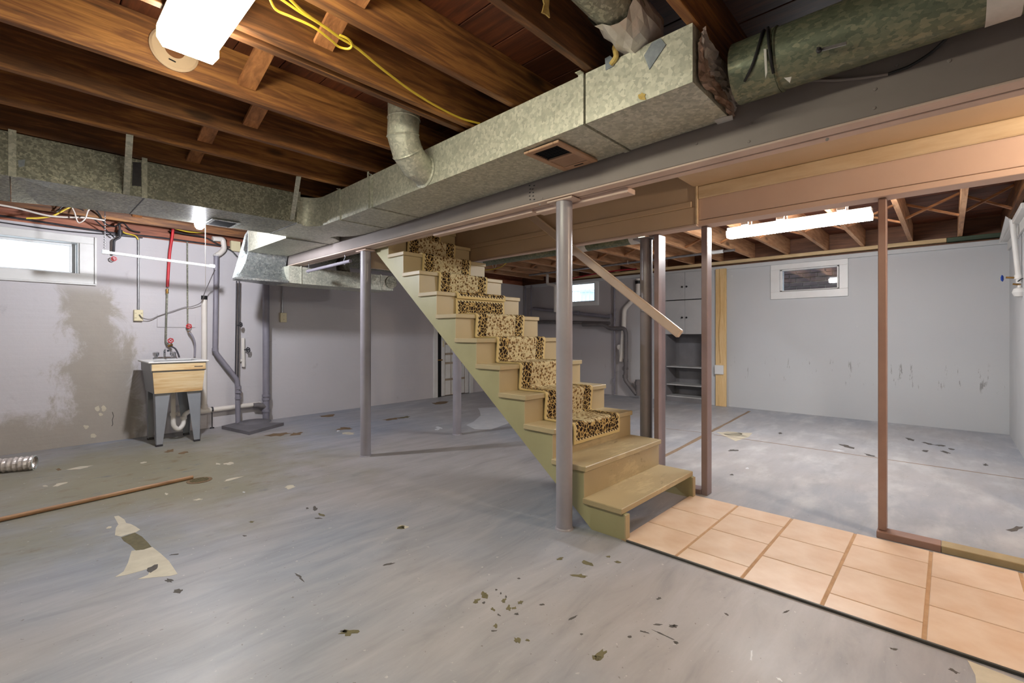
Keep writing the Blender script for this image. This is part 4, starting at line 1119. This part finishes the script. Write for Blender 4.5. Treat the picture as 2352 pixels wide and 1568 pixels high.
cable('white_cable', 'thick off-white cable sagging beneath the trunk duct above the window', [wp(-30, 465, .5), wp(40, 478, .5), wp(100, 493, .5), wp(140, 498, .5), wp(200, 500, .5), wp(240, 506, .45)], .009, 'white_cable')
cable('yellow_wire', 'yellow cable rising to the trunk duct left of the hanging chain', [wp(60, 501, .4), wp(95, 500, .4), wp(125, 494, .4), wp(160, 476, .4), wp(180, 473, .4), wp(200, 480, .4)], .008, 'yellow_cable')
cable('white_wire', 'thin white wire looping down in a V below the trunk duct', [V((.47, 6.05, 2.46)), wp(167, 470, .6), wp(172, 490, .6), wp(180, 511, .6), wp(195, 503, .6), wp(203, 483, .6), wp(214, 478, .6)], .006, 'white_cable')
cable('black_wires', 'tangled black wires hanging beside the chain above the window corner', [wp(215, 476, .5), wp(228, 492, .4), wp(240, 512, .3), wp(262, 520, .15), wp(282, 512, .1), wp(300, 528, .06), wp(322, 534, .05)], .008, 'black_cable')
cable('black_wires', 'thin black wire arcing over the window into the tangle', [wp(130, 487, .4), wp(150, 472, .4), wp(185, 480, .35), wp(210, 498, .3), wp(235, 520, .2), wp(262, 545, .1)], .006, 'black_cable')
cable('wire_bundle', 'dark wires stapled along the sill over the window', [wl(-1.5, .02, 2.40), wl(0, .02, 2.37), wl(.5, .03, 2.35), wl(.8, .03, 2.345), wl(1.2, .03, 2.36), wl(2.2, .03, 2.35)], .010, 'iron')
cable('wire_bundle', 'second dark wire strand below the sill, touching the window top', [wl(-1.5, .015, 2.325), wl(-.2, .015, 2.31), wl(.3, .02, 2.30), wl(.7, .03, 2.32), wl(1.0, .03, 2.33)], .006, 'iron')
cable('yellow_wire', 'yellow cable curving above the red hose toward the bulb', [wp(345, 497, .3), wp(380, 516, .3), wp(400, 524, .3), wp(440, 533, .25), wp(500, 534, .25), wp(560, 540, .2)], .007, 'yellow_cable')
cable('yellow_wire', 'short yellow cable entering the steel conduit above the double outlet', [wp(278, 530, .06), wp(290, 536, .05), wp(310, 541, .04), wp(318, 550, .03)], .007, 'yellow_cable')
cable('black_wires', 'sagging black wires between red hose and white trap pipe', [wp(390, 530, .08), wp(430, 538, .08), wp(470, 545, .08), wp(500, 560, .08), wp(530, 575, .08), wp(545, 590, .1)], .009, 'black_cable')
cable('girder_cable', 'painted cable drooping along the girder face to the right', [xp(1685, 240, 2.255), xp(1740, 226, 2.255), xp(1800, 205, 2.255), xp(1860, 186, 2.255), xp(1920, 184, 2.255), xp(1985, 178, 2.254), xp(2040, 170, 2.254)], .006, 'beam')
cable('girder_cable', 'black cable dropping from the round duct to the girder face', [xp(2040, 170, 2.254), xp(2085, 154, 2.25), xp(2120, 134, 2.245), xp(2150, 112, 2.235), xp(2185, 78, 2.2)], .006, 'black_cable')
cable('yellow_wire', 'yellow cable hanging below the far joists beside the stair top', [zp(1080, 608, 2.44), zp(1095, 619, 2.31), zp(1125, 619, 2.3), zp(1150, 613, 2.32), zp(1165, 602, 2.36), zp(1178, 594, 2.44)], .008, 'yellow_cable')
cable('white_wire', 'white wire loop hanging below the far joists beside the stair top', [zp(1126, 590, 2.45), zp(1132, 610, 2.36), zp(1136, 616, 2.32), zp(1140, 606, 2.38), zp(1143, 590, 2.45)], .006, 'white_cable')

# ================================================================== LEFT WALL: SINK AND PLUMBING
sk = thing('utility_sink', 'freestanding grey laundry tub with a yellowed front panel against the damp wall', 'sink', (1.2, 6.4, 0))
fy = 6.13
pA, pB = yp(347, 833, fy), yp(463, 830, fy)
bx0_, bx1_ = yp(354, 905, fy).x, yp(459, 900, fy).x
zr0 = .905; zbm = .565
X0, X1, Yb = .965, 1.455, 6.70
# tub: tapering shell with open top
def ring(x0, x1, y0, y1, z): return [(x0, y0, z), (x1, y0, z), (x1, y1, z), (x0, y1, z)]
rings = [ring(X0 + .03, X1 - .03, fy + .03, Yb - .03, zbm), ring(X0 + .008, X1 - .008, fy + .008, Yb - .008, .80), ring(X0 - .004, X1 + .004, fy - .004, Yb, .802), ring(X0 - .006, X1 + .006, fy - .008, Yb, .892),
         ring(X0 + .03, X1 - .03, fy + .03, Yb - .1, .892), ring(X0 + .05, X1 - .05, fy + .05, Yb - .12, zbm + .03)]
vs = sum(rings, []); fs = [(3, 2, 1, 0)]
for i in range(len(rings) - 1):
    for k in range(4): fs.append((i * 4 + k, i * 4 + (k + 1) % 4, i * 4 + 4 + (k + 1) % 4, i * 4 + 4 + k))
fs.append(tuple(range(len(vs) - 4, len(vs))))
MB().add(vs, fs).build('tub', 'sink_grey', sk, 0)
mb = MB()
mb.prism([(X0 + .028, fy + .021, zbm + .004), (X1 - .028, fy + .021, zbm + .004), (X1 - .010, fy + .0, .796), (X0 + .010, fy + .0, .796)], (0, -.008, 0)).build('front_panel', 'tub_wood', sk, 0)
MB().box(X0 + .0, X1 - .0, fy - .016, fy - .0085, .812, .884, .004).build('front_band', 'tub_wood', sk)
MB().box(X1 - .11, X1 - .03, fy - .0172, fy - .0162, .842, .850).build('name_mark', 'iron', sk, 0)
MB().box(X0 - .03, X1 + .03, fy - .03, fy + .035, .893, .912, .006).box(X0 - .03, X0 + .04, fy + .035, Yb, .893, .912, .006).box(X1 - .04, X1 + .03, fy + .035, Yb, .893, .912, .006).box(X0 - .03, X1 + .03, Yb - .11, Yb + .02, .8935, .914, .006).build('rim', 'white', sk)
for (lx, sx) in ((X0 + .035, 1), (X1 - .035, -1)):
    for (ly, sy) in ((fy + .035, 1), (Yb - .04, -1)):
        lg = MB()
        w0, w1 = .135, .055
        lg.prism([(lx, ly, zbm + .01), (lx + sx * w0, ly, zbm + .01), (lx + sx * (w1 + .012), ly - sy * .004, .02), (lx + sx * .012, ly - sy * .004, .02)], (0, .003 * sy, 0))
        lg.prism([(lx, ly, zbm + .01), (lx, ly + sy * w0 * .8, zbm + .01), (lx + sx * .012, ly + sy * w1, .02), (lx + sx * .012, ly - sy * .004, .02)], (sx * .003, 0, 0))
        L_ = lg.build('leg', 'sink_grey', sk, 0)
        MB().box(min(lx + sx * .008, lx + sx * .07), max(lx + sx * .008, lx + sx * .07), min(ly - sy * .008, ly + sy * .03), max(ly - sy * .008, ly + sy * .03), 0, .022, .003).build('foot', 'iron', sk)
fc = thing('sink_faucet', 'chrome twin-handle faucet on the back ledge of the laundry tub', 'faucet', (1.13, 6.65, .915))
fx, fyy, fz = 1.17, 6.655, .915
MB().box(fx - .11, fx + .11, fyy - .025, fyy + .025, fz, fz + .025, .008).build('base', 'chrome', fc)
for s_ in (-1, 1):
    MB().lathe([(.02, 0), (.02, .012), (.03, .016), (.032, .05), (.022, .058), (0, .06)], (fx + s_ * .08, fyy, fz + .026), n=12).build('handle', 'chrome', fc)
MB().tube(rounded([(fx, fyy, fz + .026), (fx, fyy, fz + .10), (fx, fyy - .08, fz + .13), (fx, fyy - .19, fz + .10)], .05), .011, 12).build('spout', 'chrome', fc)
tr_ = thing('sink_trap', 'white plastic P-trap hanging beneath the laundry tub', 'pipe', (1.2, 6.42, .3))
tx, ty = yp(398, 930, 6.42).x, 6.42
MB().tube(rounded([(tx, ty, zbm - .004), (tx, ty, .16), (tx + .05, ty, .105), (tx + .10, ty + .02, .16), (tx + .11, ty + .05, .27), (tx + .25, ty + .2, .31), wl(1.36, .06, .33)], .06), .025, 14).build('trap_pipe', 'pvc', tr_)
MB().lathe([(.032, 0), (.032, .03)], (tx, ty, .28), n=16).build('coupling', 'pvc', tr_)
MB().lathe([(.033, 0), (.033, .03)], (tx + .105, ty + .04, .22), n=16).build('coupling', 'pvc', tr_)

VP = thing('standpipe', 'white PVC standpipe with a black cap behind the laundry tub', 'pipe', wl(1.62, .06, 0))
s_, z_ = ws(469, 690, .06); sx_ = s_
z0s = ws(469, 942, .06)[1]
MB().tube([wl(sx_, .06, z0s), wl(sx_, .06, ws(469, 688, .06)[1])], .031, 18).build('riser', 'pvc', VP)
MB().lathe([(.034, 0), (.034, .05)], wl(sx_, .06, ws(469, 688, .06)[1]), n=18).build('cap', 'black', VP)
s1_ = ws(598, 932, .06)[0]
MB().tube([wl(1.33, .06, z0s - .01), wl(s1_, .06, z0s + .005)], .031, 18).build('drain_run', 'pvc', VP)
MB().lathe([(.040, -.06), (.040, .06)], wl(sx_, .06, z0s - .005), WE, 18).lathe([(.038, .02), (.038, .07)], wl(sx_, .06, z0s), n=18).build('tee', 'pvc', VP)
MB().lathe([(.034, -.01), (.034, .01)], wl(ws(487, 940, .06)[0], .06, z0s), WE, 16, False).build('clamp', 'iron', VP)
MB().tube([wl(ws(487, 940, .06)[0], .06, z0s - .034), wl(ws(487, 940, .06)[0], .06, .005)], .006, 8).build('support_rod', 'iron', VP)
MB().lathe([(.028, 0), (.022, .012)], wl(ws(487, 940, .06)[0], .06, 0), n=12).build('support_foot', 'black', VP)

GD = thing('offset_drain', 'grey painted drain pipe bending right to the floor slab', 'pipe', wl(1.75, .08, 0))
ga = [wp(497, 585, .08), wp(494, 808, .08), wp(545, 872, .10), wp(547, 980, .14)]
MB().tube(rounded(ga, .05), .030, 18).build('pipe', 'grey_pipe', GD)
for (u, v) in ((494, 805), (500, 818), (541, 866)):
    pass
for (v0, v1) in ((896, 904), (912, 916)):
    p = wp(547, (v0 + v1) / 2, .125); MB().lathe([(.038, -.012), (.038, .012)], p, n=18).build('coupling', 'grey_pipe', GD)
p = wp(494, 803, .08); MB().lathe([(.036, -.02), (.036, .02)], p, n=18).build('coupling', 'grey_pipe', GD)
p = wp(547, 890, .12); MB().lathe([(.036, -.02), (.036, .02)], p, n=18).build('coupling', 'grey_pipe', GD)
tp = thing('upper_trap', 'off-white plastic trap bend at the ceiling above the grey drain', 'pipe', wl(1.75, .08, 2.2))
MB().tube(rounded([wp(488, 548, .08), wp(512, 549, .08), wp(515, 572, .08), wp(505, 582, .08), wp(497, 586, .08)], .03), .032, 16).build('bend', 'pvc', tp)
MB().lathe([(.038, 0), (.038, .02)], wp(497, 588, .08), n=16).build('collar', 'tape_white', tp)
GS = thing('soil_stack', 'grey painted soil stack standing by the left wall behind the slab', 'pipe', wl(2.36, .09, 0))
s_ = ws(611, 800, .09)[0]
MB().tube([wl(s_, .09, 0), wl(s_, .09, 2.3)], .042, 22).build('stack_pipe', 'grey_pipe', GS)
for v in (908, 916, 943):
    z_ = ws(611, v, .09)[1]; MB().lathe([(.052, -.016), (.052, .016)], wl(s_, .09, z_), n=22).build('hub', 'grey_pipe', GS)
z_ = ws(611, 930, .09)[1]
MB().tube([wl(s_, .09, z_ - .02), wl(s_ - .10, .085, z_ + .01), wl(s_ - .16, .08, z_ + .01)], [.04, .038, .034], 18).build('wye_branch', 'dark_pipe', GS)
slab = thing('pit_cover', 'grey painted concrete slab on the floor under the drain pipes', 'slab', (2.1, 6.5, 0))
c4 = [zp(509, 985), zp(572, 999), zp(652, 977), V((1.98, 6.86, 0))]
MB().prism([V((p.x, p.y, 0.0)) for p in c4], (0, 0, .04)).build('slab', 'concrete', slab, 0)
MB().lathe([(.20, .0405), (.18, .055), (.05, .07)], (2.15, 6.70, 0), n=24).build('mound', 'concrete', slab)

# conduits with outlets
def conduit_outlet(label, u, vt, vb, box, double):
    t = thing('outlet_conduit', label, 'outlet', wp(u, vb, 0), 'outlets on the left wall')
    MB().tube([wp(u, vt, .02), wp(u, vb, .02)], .011, 12).build('conduit', 'steel', t)
    ob_ = MB().wbox(*box, 0, .045, .004).build('outlet_box', 'ivory', t)
    s_, z_ = ws((box[0] + box[2]) / 2, (box[1] + box[3]) / 2, .046)
    for dx in ((-.028, .028) if double else (0,)):
        for dz in (-.028, .024):
            MB().wb(s_ + dx - .010, s_ + dx + .010, .0452, .047, z_ + dz - .010, z_ + dz + .010, .003).build('socket', 'ivory', ob_)
            MB().wb(s_ + dx - .005, s_ + dx - .003, .0471, .0475, z_ + dz - .005, z_ + dz + .005).wb(s_ + dx + .003, s_ + dx + .005, .0471, .0475, z_ + dz - .005, z_ + dz + .005).build('slot', 'void', ob_, 0)
    return t


conduit_outlet('ivory double outlet below a steel conduit, left of the red hose', 318, 545, 711, (308, 711, 329, 737), True)
conduit_outlet('ivory single outlet on a steel conduit, right of the soil stack', 648, 655, 718, (645, 718, 659, 740), False)
cable('lamp_cord', 'thin grey cord strung from the double outlet to the hanging rod', [wp(320, 722, .06), wp(328, 730, .07), wp(345, 733, .05), wp(362, 726, .04), wp(382, 719, .04), wp(400, 713, .04), wp(425, 705, .04), wp(440, 704, .06), wp(462, 694, .11), wp(470, 672, .25), wp(482, 645, .45), wp(494, 618, .90)], .0045, 'grey_cable')


def wheel(parent, c, ax, r, m, n=6):
    c = V(c); ax = V(ax).normalized(); nx = ax.orthogonal().normalized(); ny = ax.cross(nx); mb = MB()
    ringp = [c + (nx * math.cos(2 * math.pi * k / 18) + ny * math.sin(2 * math.pi * k / 18)) * (r * (1 + .10 * math.cos(n * 2 * math.pi * k / 18))) for k in range(19)]
    mb.tube(ringp, r * .22, 6, False)
    for k in range(n // 2 + 1): 
        a = 2 * math.pi * k / (n // 2 + 1); mb.tube([c, c + (nx * math.cos(a) + ny * math.sin(a)) * r], r * .14, 5)
    mb.lathe([(r * .3, -r * .3), (r * .3, r * .3)], c, ax, 8)
    return mb.build('handwheel', m, parent)


rh = thing('supply_hose', 'red hose joined to a grey water pipe with a red valve above the faucet', 'pipe', wl(1.24, .05, 1.0))
MB().tube(smoothpath([wp(399, 508, .15), wp(396, 540, .10), wp(390, 580, .06), wp(387, 620, .05), wp(385, 658, .045)]), .015, 12).build('hose', 'red', rh)
MB().lathe([(.013, 0), (.016, .01), (.013, .03), (.016, .045), (.011, .06)], wp(384, 674, .045), n=12).build('coupling', 'brass', rh)
MB().tube(rounded([wp(384, 674, .045), wp(382, 740, .045), wp(381, 785, .045), wp(386, 792, .06)], .02), .010, 10).build('pipe', 'galv_dark', rh)
MB().lathe([(.014, 0), (.016, .02), (.012, .05)], wp(387, 795, .06), V((.5, -.6, .3)), 12).build('valve_body', 'brass', rh)
wheel(rh, wp(392, 782, .10), WN, .026, 'red')
MB().tube(smoothpath([wp(392, 795, .09), wp(402, 800, .11), wp(408, 810, .12), wp(412, 821, .13)]), .009, 10).build('flex_line', 'iron', rh)
ch = thing('cold_pipe', 'thin grey water pipe with a red valve and drooping washer hose', 'pipe', wl(1.44, .05, 1.0))
MB().tube([wp(430, 555, .03), wp(431, 760, .03)], .009, 10).build('pipe', 'galv_dark', ch)
MB().lathe([(.012, 0), (.015, .02), (.012, .045)], wp(433, 762, .04), V((.2, -1, -.2)), 12).build('valve_body', 'brass', ch)
wheel(ch, wp(434, 749, .07), WN, .026, 'red')
MB().tube(smoothpath([wp(434, 762, .08), wp(441, 770, .09), wp(447, 785, .10), wp(448, 800, .10), wp(447, 820, .12)]), .011, 10).build('hose', 'grey_pipe', ch)
tag(MB().wbox(361, 721, 449, 752, 0, .012, .002).build('backer_board', 'wall_left'), 'flat painted backing board behind the water pipes over the tub', 'board')
for i, (u, lab) in enumerate(((543.5, 'dark water pipe with a black wheel valve, left of the close pair'), (549.5, 'dark water pipe of the close pair, ending behind the bent drain'))):
    t = thing('water_pipe', lab, 'pipe', wp(u, 800, .11), 'pair of dark water pipes')
    MB().tube([wp(u, 645, .11), wp(u - 3, 870, .11)], .008, 10).build('pipe', 'iron', t)
    if i == 0:
        p = wp(553, 745, .16); MB().tube([wp(545, 747, .11), p], .007, 8).build('valve_stem', 'iron', t); wheel(t, p, V((.6, -.8, .1)), .028, 'iron')
cl = thing('cleanout_valve', 'white capped pipe stubs with a black wheel valve on the left wall', 'valve', wp(560, 805, 0))
MB().tube([wp(558, 776, .03), wp(559, 842, .03)], .022, 14).build('stub_pipe', 'pvc', cl)
MB().tube([wp(552, 828, .03), wp(562, 828, .03)], .018, 12).build('side_stub', 'pvc', cl)
p = wp(570, 803, .11); MB().tube([wp(560, 803, .04), p], .008, 8).build('valve_stem', 'iron', cl); wheel(cl, p, V((.5, -.85, .1)), .03, 'iron')
rv = thing('shutoff_valve', 'small red wheel valve hanging from dark fittings beside the window', 'valve', wp(262, 590, .05))
MB().tube(rounded([wp(274, 512, .10), wp(276, 545, .10), wp(262, 552, .09), wp(261, 585, .07)], .02), .012, 10).build('pipe', 'iron', rv)
MB().lathe([(.02, 0), (.025, .03), (.02, .06)], wp(276, 540, .10), n=12).build('union', 'iron', rv)
wheel(rv, wp(262, 594, .09), WN, .022, 'red')
rod = thing('hanging_rod', 'white plastic rod hung level on strings in front of the damp wall', 'rod', wp(360, 590, .92))
MB().tube([wp(236, 578, .92), wp(492, 612, .92)], .014, 14).build('rod', 'vinyl', rod)
for (u, v, d) in ((242, 578.5, 0), (487, 611, 0)):
    p = wp(u, v, .92); ax = (wp(492, 612, .92) - wp(236, 578, .92)).normalized(); MB().lathe([(.022, -.025), (.022, .025)], p, ax, 14).build('end_fitting', 'vinyl', rod)
a, b = wp(241, 497, .92), wp(240, 574, .92)
lk = MB()
for i in range(14):
    p = a + (b - a) * (i / 13); lk.lathe([(.002, -.008), (.007, -.004), (.007, .004), (.002, .008)], p, (0, 0, 1), 8)
lk.build('chain', 'steel', rod)
MB().tube([a, V((a.x, a.y, 2.42))], .003, 6).build('hook', 'iron', rod)
jb = tag(MB().wbox(531, 552, 553, 578, .02, .08, .004).build('junction_box', 'ivory'), 'cream junction box at the ceiling beside the galvanised boot', 'box')
rk = thing('closet_rod', 'short grey pipe hung from two hooks under the girder', 'rod', (2.3, 4.9, 1.95))
a, b = xp(706, 623, 2.33), xp(805, 599, 2.33)
MB().tube([a, b], .017, 14).build('pipe', 'grey_pipe', rk)
for k in (.03, .88):
    p = a + (b - a) * k
    MB().tube(smoothpath([(p.x, p.y, 2.035), p + V((0, -.01, .05)), p + V((0, .02, .02)), p + V((0, .022, -.012)), p + V((0, 0, -.024)), p + V((0, -.022, -.01))]), .004, 6).build('hook', 'steel', rk)

# floor things
fd = thing('flex_duct', 'crumpled silver flexible duct lying on the floor by the damp wall', 'duct', zp(60, 1080))
p1 = zp(79, 1078); p1.z = .062
mb = MB(); pts = []; rr_ = []
dirv = V((-1, .38, 0)).normalized()
sdv = dirv.cross(V((0, 0, 1)))
for sgn in (0, 1):
    vs = []; fs = []; NR, NK = 44, 22
    for i in range(NR):
        for k in range(NK):
            a = 2 * math.pi * k / NK; r_ = .058 + (.004 if i % 2 else -.004) + random.uniform(-.003, .003) - .004 * sgn
            vs.append(p1 + dirv * (i / (NR - 1) * .75) + (sdv * math.cos(a) + V((0, 0, 1)) * math.sin(a)) * r_)
    for i in range(NR - 1):
        for k in range(NK): fs.append((i * NK + k, i * NK + (k + 1) % NK, i * NK + NK + (k + 1) % NK, i * NK + NK + k))
    mb.add(vs, fs)
mb.build('hose', 'foil', fd, 0)
MB().lathe([(.060, -.002), (.064, .002), (.056, .006)], p1, -dirv, 26, False).build('end_ring', 'galv_bright', fd)
sk_ = thing('wood_pole', 'thin brown wooden pole lying on the floor, left of the drain', 'pole', zp(300, 1130))
a, b = zp(443, 1095, .016), zp(-60, 1206, .016)
MB().tube([a, a + (b - a) * .33, b], [.014, .015, .015], 12).build('pole', 'stick', sk_)
dr = thing('floor_drain', 'round rusty floor drain grate beside the end of the pole', 'drain', zp(458, 1103))
c = zp(458, 1103)
MB().lathe([(.09, 0), (.09, .003), (.075, .004)], c, n=28).build('rim', 'chip_brown', dr)
for i in range(5):
    w = .065 * math.sqrt(max(.05, 1 - ((i - 2) / 2.6) ** 2))
    MB().box(c.x - w, c.x + w, c.y - .05 + i * .025 - .007, c.y - .05 + i * .025 + .007, .004, .0065).build('bar', 'chip_olive', dr, 0)

# ================================================================== FAR ROOM
cb = thing('wall_cabinet', 'grey built-in cabinet with paired doors over open shelves', 'cabinet', (8.3, 3.39, 0))
cy0, cy1, cx0, cx1 = 3.02, 3.76, 8.05, 8.50
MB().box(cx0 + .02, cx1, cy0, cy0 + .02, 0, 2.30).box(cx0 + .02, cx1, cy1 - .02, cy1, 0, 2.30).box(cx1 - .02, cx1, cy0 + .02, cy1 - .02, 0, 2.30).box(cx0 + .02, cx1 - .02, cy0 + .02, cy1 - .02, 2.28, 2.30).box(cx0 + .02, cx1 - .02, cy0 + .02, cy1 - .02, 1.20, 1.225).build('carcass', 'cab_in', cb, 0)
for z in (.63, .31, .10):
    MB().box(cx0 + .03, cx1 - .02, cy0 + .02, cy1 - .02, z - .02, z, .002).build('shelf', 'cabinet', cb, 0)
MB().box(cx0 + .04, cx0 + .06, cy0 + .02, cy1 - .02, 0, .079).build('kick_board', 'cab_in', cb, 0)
ym = (cy0 + cy1) / 2
for (za, zb_) in ((1.82, 2.30), (1.208, 1.805)):
    for (ya, yb_) in ((cy0, ym - .002), (ym + .002, cy1)):
        d = MB().box(cx0, cx0 + .019, ya, yb_, za, zb_, .003).build('door', 'cabinet', cb)
        yk = ym + (.04 if ya > ym else -.04); zk = za + (.22 if za > 1.5 else .29)
        MB().lathe([(.006, 0), (.006, .012), (.016, .016), (.016, .026), (0, .03)], (cx0 - .001, yk, zk), (-1, 0, 0), 12).build('knob', 'black', d)
struct(MB().box(XB - .03, XB, 2.88, 3.02, 0, 2.29, .003).box(XB - .03, XB, 3.76, 3.86, 0, 2.29, .003).build('trim_6', 'wall_back'))
pb = tag(MB().box(XB - .075, XB - .037, 2.695, 2.865, 0, 2.30, .003).build('pine_board', 'pine'), 'new yellow pine board standing upright beside the cabinet', 'board')
ob = thing('switch_box', 'white surface outlet box on the pine board', 'outlet', (XB - .1, 2.8, .6))
a, b = xp(1641, 838, XB - .11), xp(1661, 860, XB - .11)
MB().box(XB - .11, XB - .0755, min(a.y, b.y), max(a.y, b.y), min(a.z, b.z), max(a.z, b.z), .005).build('cover', 'vinyl', ob)
MB().tube(smoothpath([(XB - .08, 2.80, 2.3), (XB - .08, 2.79, 1.6), (XB - .08, 2.81, 1.2), (XB - .08, 2.785, .72)]), .003, 6).build('wire', 'brass', ob)

X8 = XB - .07


def bpipe(name, label, pts, r, m, hubs=(), cat='pipe', rad=.06, hub_m=None):
    t = thing(name, label, cat, xp(pts[-1][0], pts[-1][1], X8))
    P = [xp(u, v, X8 - (k[0] if k else 0)) for u, v, *k in pts]
    MB().tube(rounded(P, rad), r, 16).build('pipe', m, t)
    for (u, v, dr_) in hubs:
        MB().lathe([(r * 1.25, -.03), (r * 1.25, .03)], xp(u, v, X8 - (pts[0][2] if len(pts[0]) > 2 else 0)), dr_, 16).build('hub', hub_m or m, t)
    return t


ZZ, YY = (0, 0, 1), (0, 1, 0)
bpipe('vent_riser', 'white plastic vent pipe with an offset bend and black coupling at top', [(1466, 640), (1466, 675), (1434, 710), (1432, 760), (1427, 830)], .045, 'pvc', [(1466, 648, ZZ)], hub_m='black')
bpipe('cleanout_fitting', 'white round cleanout plug beside the dark drain pipe', [(1427, 815), (1426, 800)], .04, 'pvc', [(1424, 797, (-1, 0, 0))], cat='pipe')
bpipe('dark_drain', 'dark grey drain bending down beside the white vent pipe', [(1338, 745, .06), (1388, 745, .06), (1399, 754, .06), (1434, 754, .06), (1438, 765, .06), (1437, 860, .06), (1436, 872, .06), (1462, 905, .06)], .040, 'dark_pipe', [(1437, 828, ZZ), (1436, 846, (-1, 0, 0)), (1436, 864, ZZ)], rad=.10)
bpipe('pipe_stub', 'grey floor cleanout pipe standing behind the dark column', [(1466, 908, .04), (1466, 872, .04)], .055, 'dark_pipe', [(1466, 880, ZZ)])
bpipe('water_riser', 'thin grey water riser with fittings left of the vent pipe', [(1411, 640), (1412, 905)], .018, 'grey_pipe', [(1412, 712, ZZ), (1412, 734, ZZ), (1409, 873, ZZ)])
bpipe('rusty_pipe', 'rusty horizontal pipe below the small window', [(1225, 708, .02), (1400, 727, .02)], .035, 'grey_pipe', [(1400, 726, YY), (1327, 719, YY)])
bpipe('long_pipe', 'lower grey horizontal pipe running along the plumbing wall', [(1212, 738), (1400, 742)], .035, 'dark_pipe')
bpipe('corner_conduit', 'thin conduit in the far corner, left of its twin', [(1207, 658), (1207, 880)], .014, 'grey_pipe')
bpipe('corner_conduit', 'thin conduit in the far corner, right of its twin', [(1220, 655), (1220, 880)], .014, 'grey_pipe')
bpipe('sump_line', 'white PVC line stepping down from the far joists to the wall', [(1257, 630, .4), (1257, 652, .4), (1275, 655, .4), (1275, 716, .3)], .030, 'pvc', rad=.05)
cable('red_tubing', 'dark red water tubing strung below the far joists', [xp(1310, 640, 7.4), xp(1360, 630, 7.5), xp(1410, 622, 7.6), xp(1462, 617, 7.7)], .012, 'dark_red', 'pipe')
cd = thing('hanging_conduit', 'long grey conduit hung on wires beneath the far joists', 'pipe', (6.9, 4, 2.4))
MB().tube([(7.05, 6.15, 2.395), (6.93, 2.2, 2.395)], .018, 12).build('conduit', 'steel', cd)
for y in (2.5, 3.9, 5.3):
    xx = 6.93 + (y - 2.2) / 3.95 * .12
    MB().tube([(xx - .02, y, 2.43), (xx - .022, y, 2.385), (xx, y, 2.372), (xx + .022, y, 2.385), (xx + .02, y, 2.43)], .004, 6).build('hanger', 'white_cable', cd)
MB().lathe([(.026, 0), (.026, .25)], (6.935, 2.36, 2.395), (0, 1, 0), 12).build('sleeve', 'vinyl', cd)

rw = thing('water_inlet', 'white painted inlet pipe with blue valve on the right wall', 'pipe', (6.8, -.46, 1.7))
xr = 6.8
MB().tube([xp(2325, 505, xr), xp(2341, 650, xr)], .022, 14).build('pipe', 'white', rw)
MB().lathe([(.03, -.02), (.03, .02)], xp(2339, 636, xr), n=14).build('union', 'white', rw)
MB().tube([xp(2338, 638, xr), xp(2310, 637, xr)], .010, 10).build('branch', 'brass', rw)
wheel(rw, xp(2302, 639, xr), V((.3, 1, 0)), .026, 'blue')
MB().lathe([(.002, -.05), (.035, -.04), (.052, 0), (.04, .035), (.015, .05), (.012, .07)], xp(2341, 671, xr - .02), n=18).build('meter_bulb', 'white', rw)
MB().tube([xp(2326, 652, xr), xp(2345, 654, xr)], .009, 8).build('fitting', 'brass', rw)
cable('inlet_wire', 'black wire leaving the inlet pipe toward the right edge', [xp(2338, 646, 6.78), xp(2345, 641, 6.75), xp(2356, 637, 6.7)], .005, 'black_cable')

# ================================================================== OUTSIDE THE WINDOWS
bw = thing('brick_wall', 'dark brick wall seen outside through the white vinyl window', 'wall', (9.3, 1.5, 1.7))
MB().box(9.30, 9.40, .2, 3.4, 1.2, 2.75).build('mortar_bed', 'mortar', bw, 0)
bme = MB().box(-.012, .05, -.10, .10, -.031, .031, .003).mesh('brick', 'brick', 0)
for r_ in range(11):
    for c_ in range(13):
        y = .45 + c_ * .212 + (.106 if r_ % 2 else 0); z = 1.92 + r_ * .074
        if y < 3.2: place('brick', bme, bw, (9.29, y, z))
MB().box(8.36, 9.4, .2, 2.98, 1.60, 1.72).build('footing', 'concrete', bw, 0)
sh = thing('shrub', 'small dark shrub outside the white vinyl window', 'plant', (9.0, 1.35, 1.72))
mb = MB()
for i in range(260):
    y = 1.0 + random.random() ** 1.2 * .75; hgt = .30 - .26 * abs(y - 1.05); p = V((8.95 + random.uniform(-.12, .12), y, 1.74 + random.random() * max(.06, hgt)))
    a = random.uniform(0, 6.28); t = V((math.cos(a), math.sin(a), random.uniform(-.6, .6))) * .025; s2 = V((-math.sin(a), math.cos(a), random.uniform(-.6, .6))) * .010
    mb.add([p - t, p + s2, p + t, p - s2], [(0, 1, 2, 3)])
lv = mb.build('foliage', 'leaf', sh, 0); lv['kind'] = 'stuff'
MB().tube([(8.95, 1.2, 1.70), (8.95, 1.25, 1.9)], .01, 6).build('stem', 'iron', sh)
ge = struct(MB().box(8.62, 24, -6, 16, 1.0, 1.2).build('ground', 'chip_white', None, 0))
fn = thing('iron_fence', 'pale metal railing outside the small bright window', 'fence', (11, 7.4, 1.2))
for z in (1.45, 2.44): MB().bar((11, 4, z), (11, 12, z), .03, .03).build('rail', 'steel', fn, 0)
bar_me = MB().box(-.008, .008, -.008, .008, 1.2, 2.48).mesh('bar', 'steel', 0)
for i in range(60): place('bar', bar_me, fn, (11, 4.1 + i * .13, 0))
hs_ = thing('neighbour_house', 'pale blue house wall outside beyond the metal railing', 'house', (16, 9, 1.2))
MB().box(16, 19, 10.7, 11.15, 1.2, 2.95).build('wall', 'house', hs_, 0)
MB().prism([(15.9, 10.6, 2.95), (15.9, 11.25, 2.95), (15.9, 10.92, 3.1)], (3.2, 0, 0)).build('roof', 'house', hs_, 0)
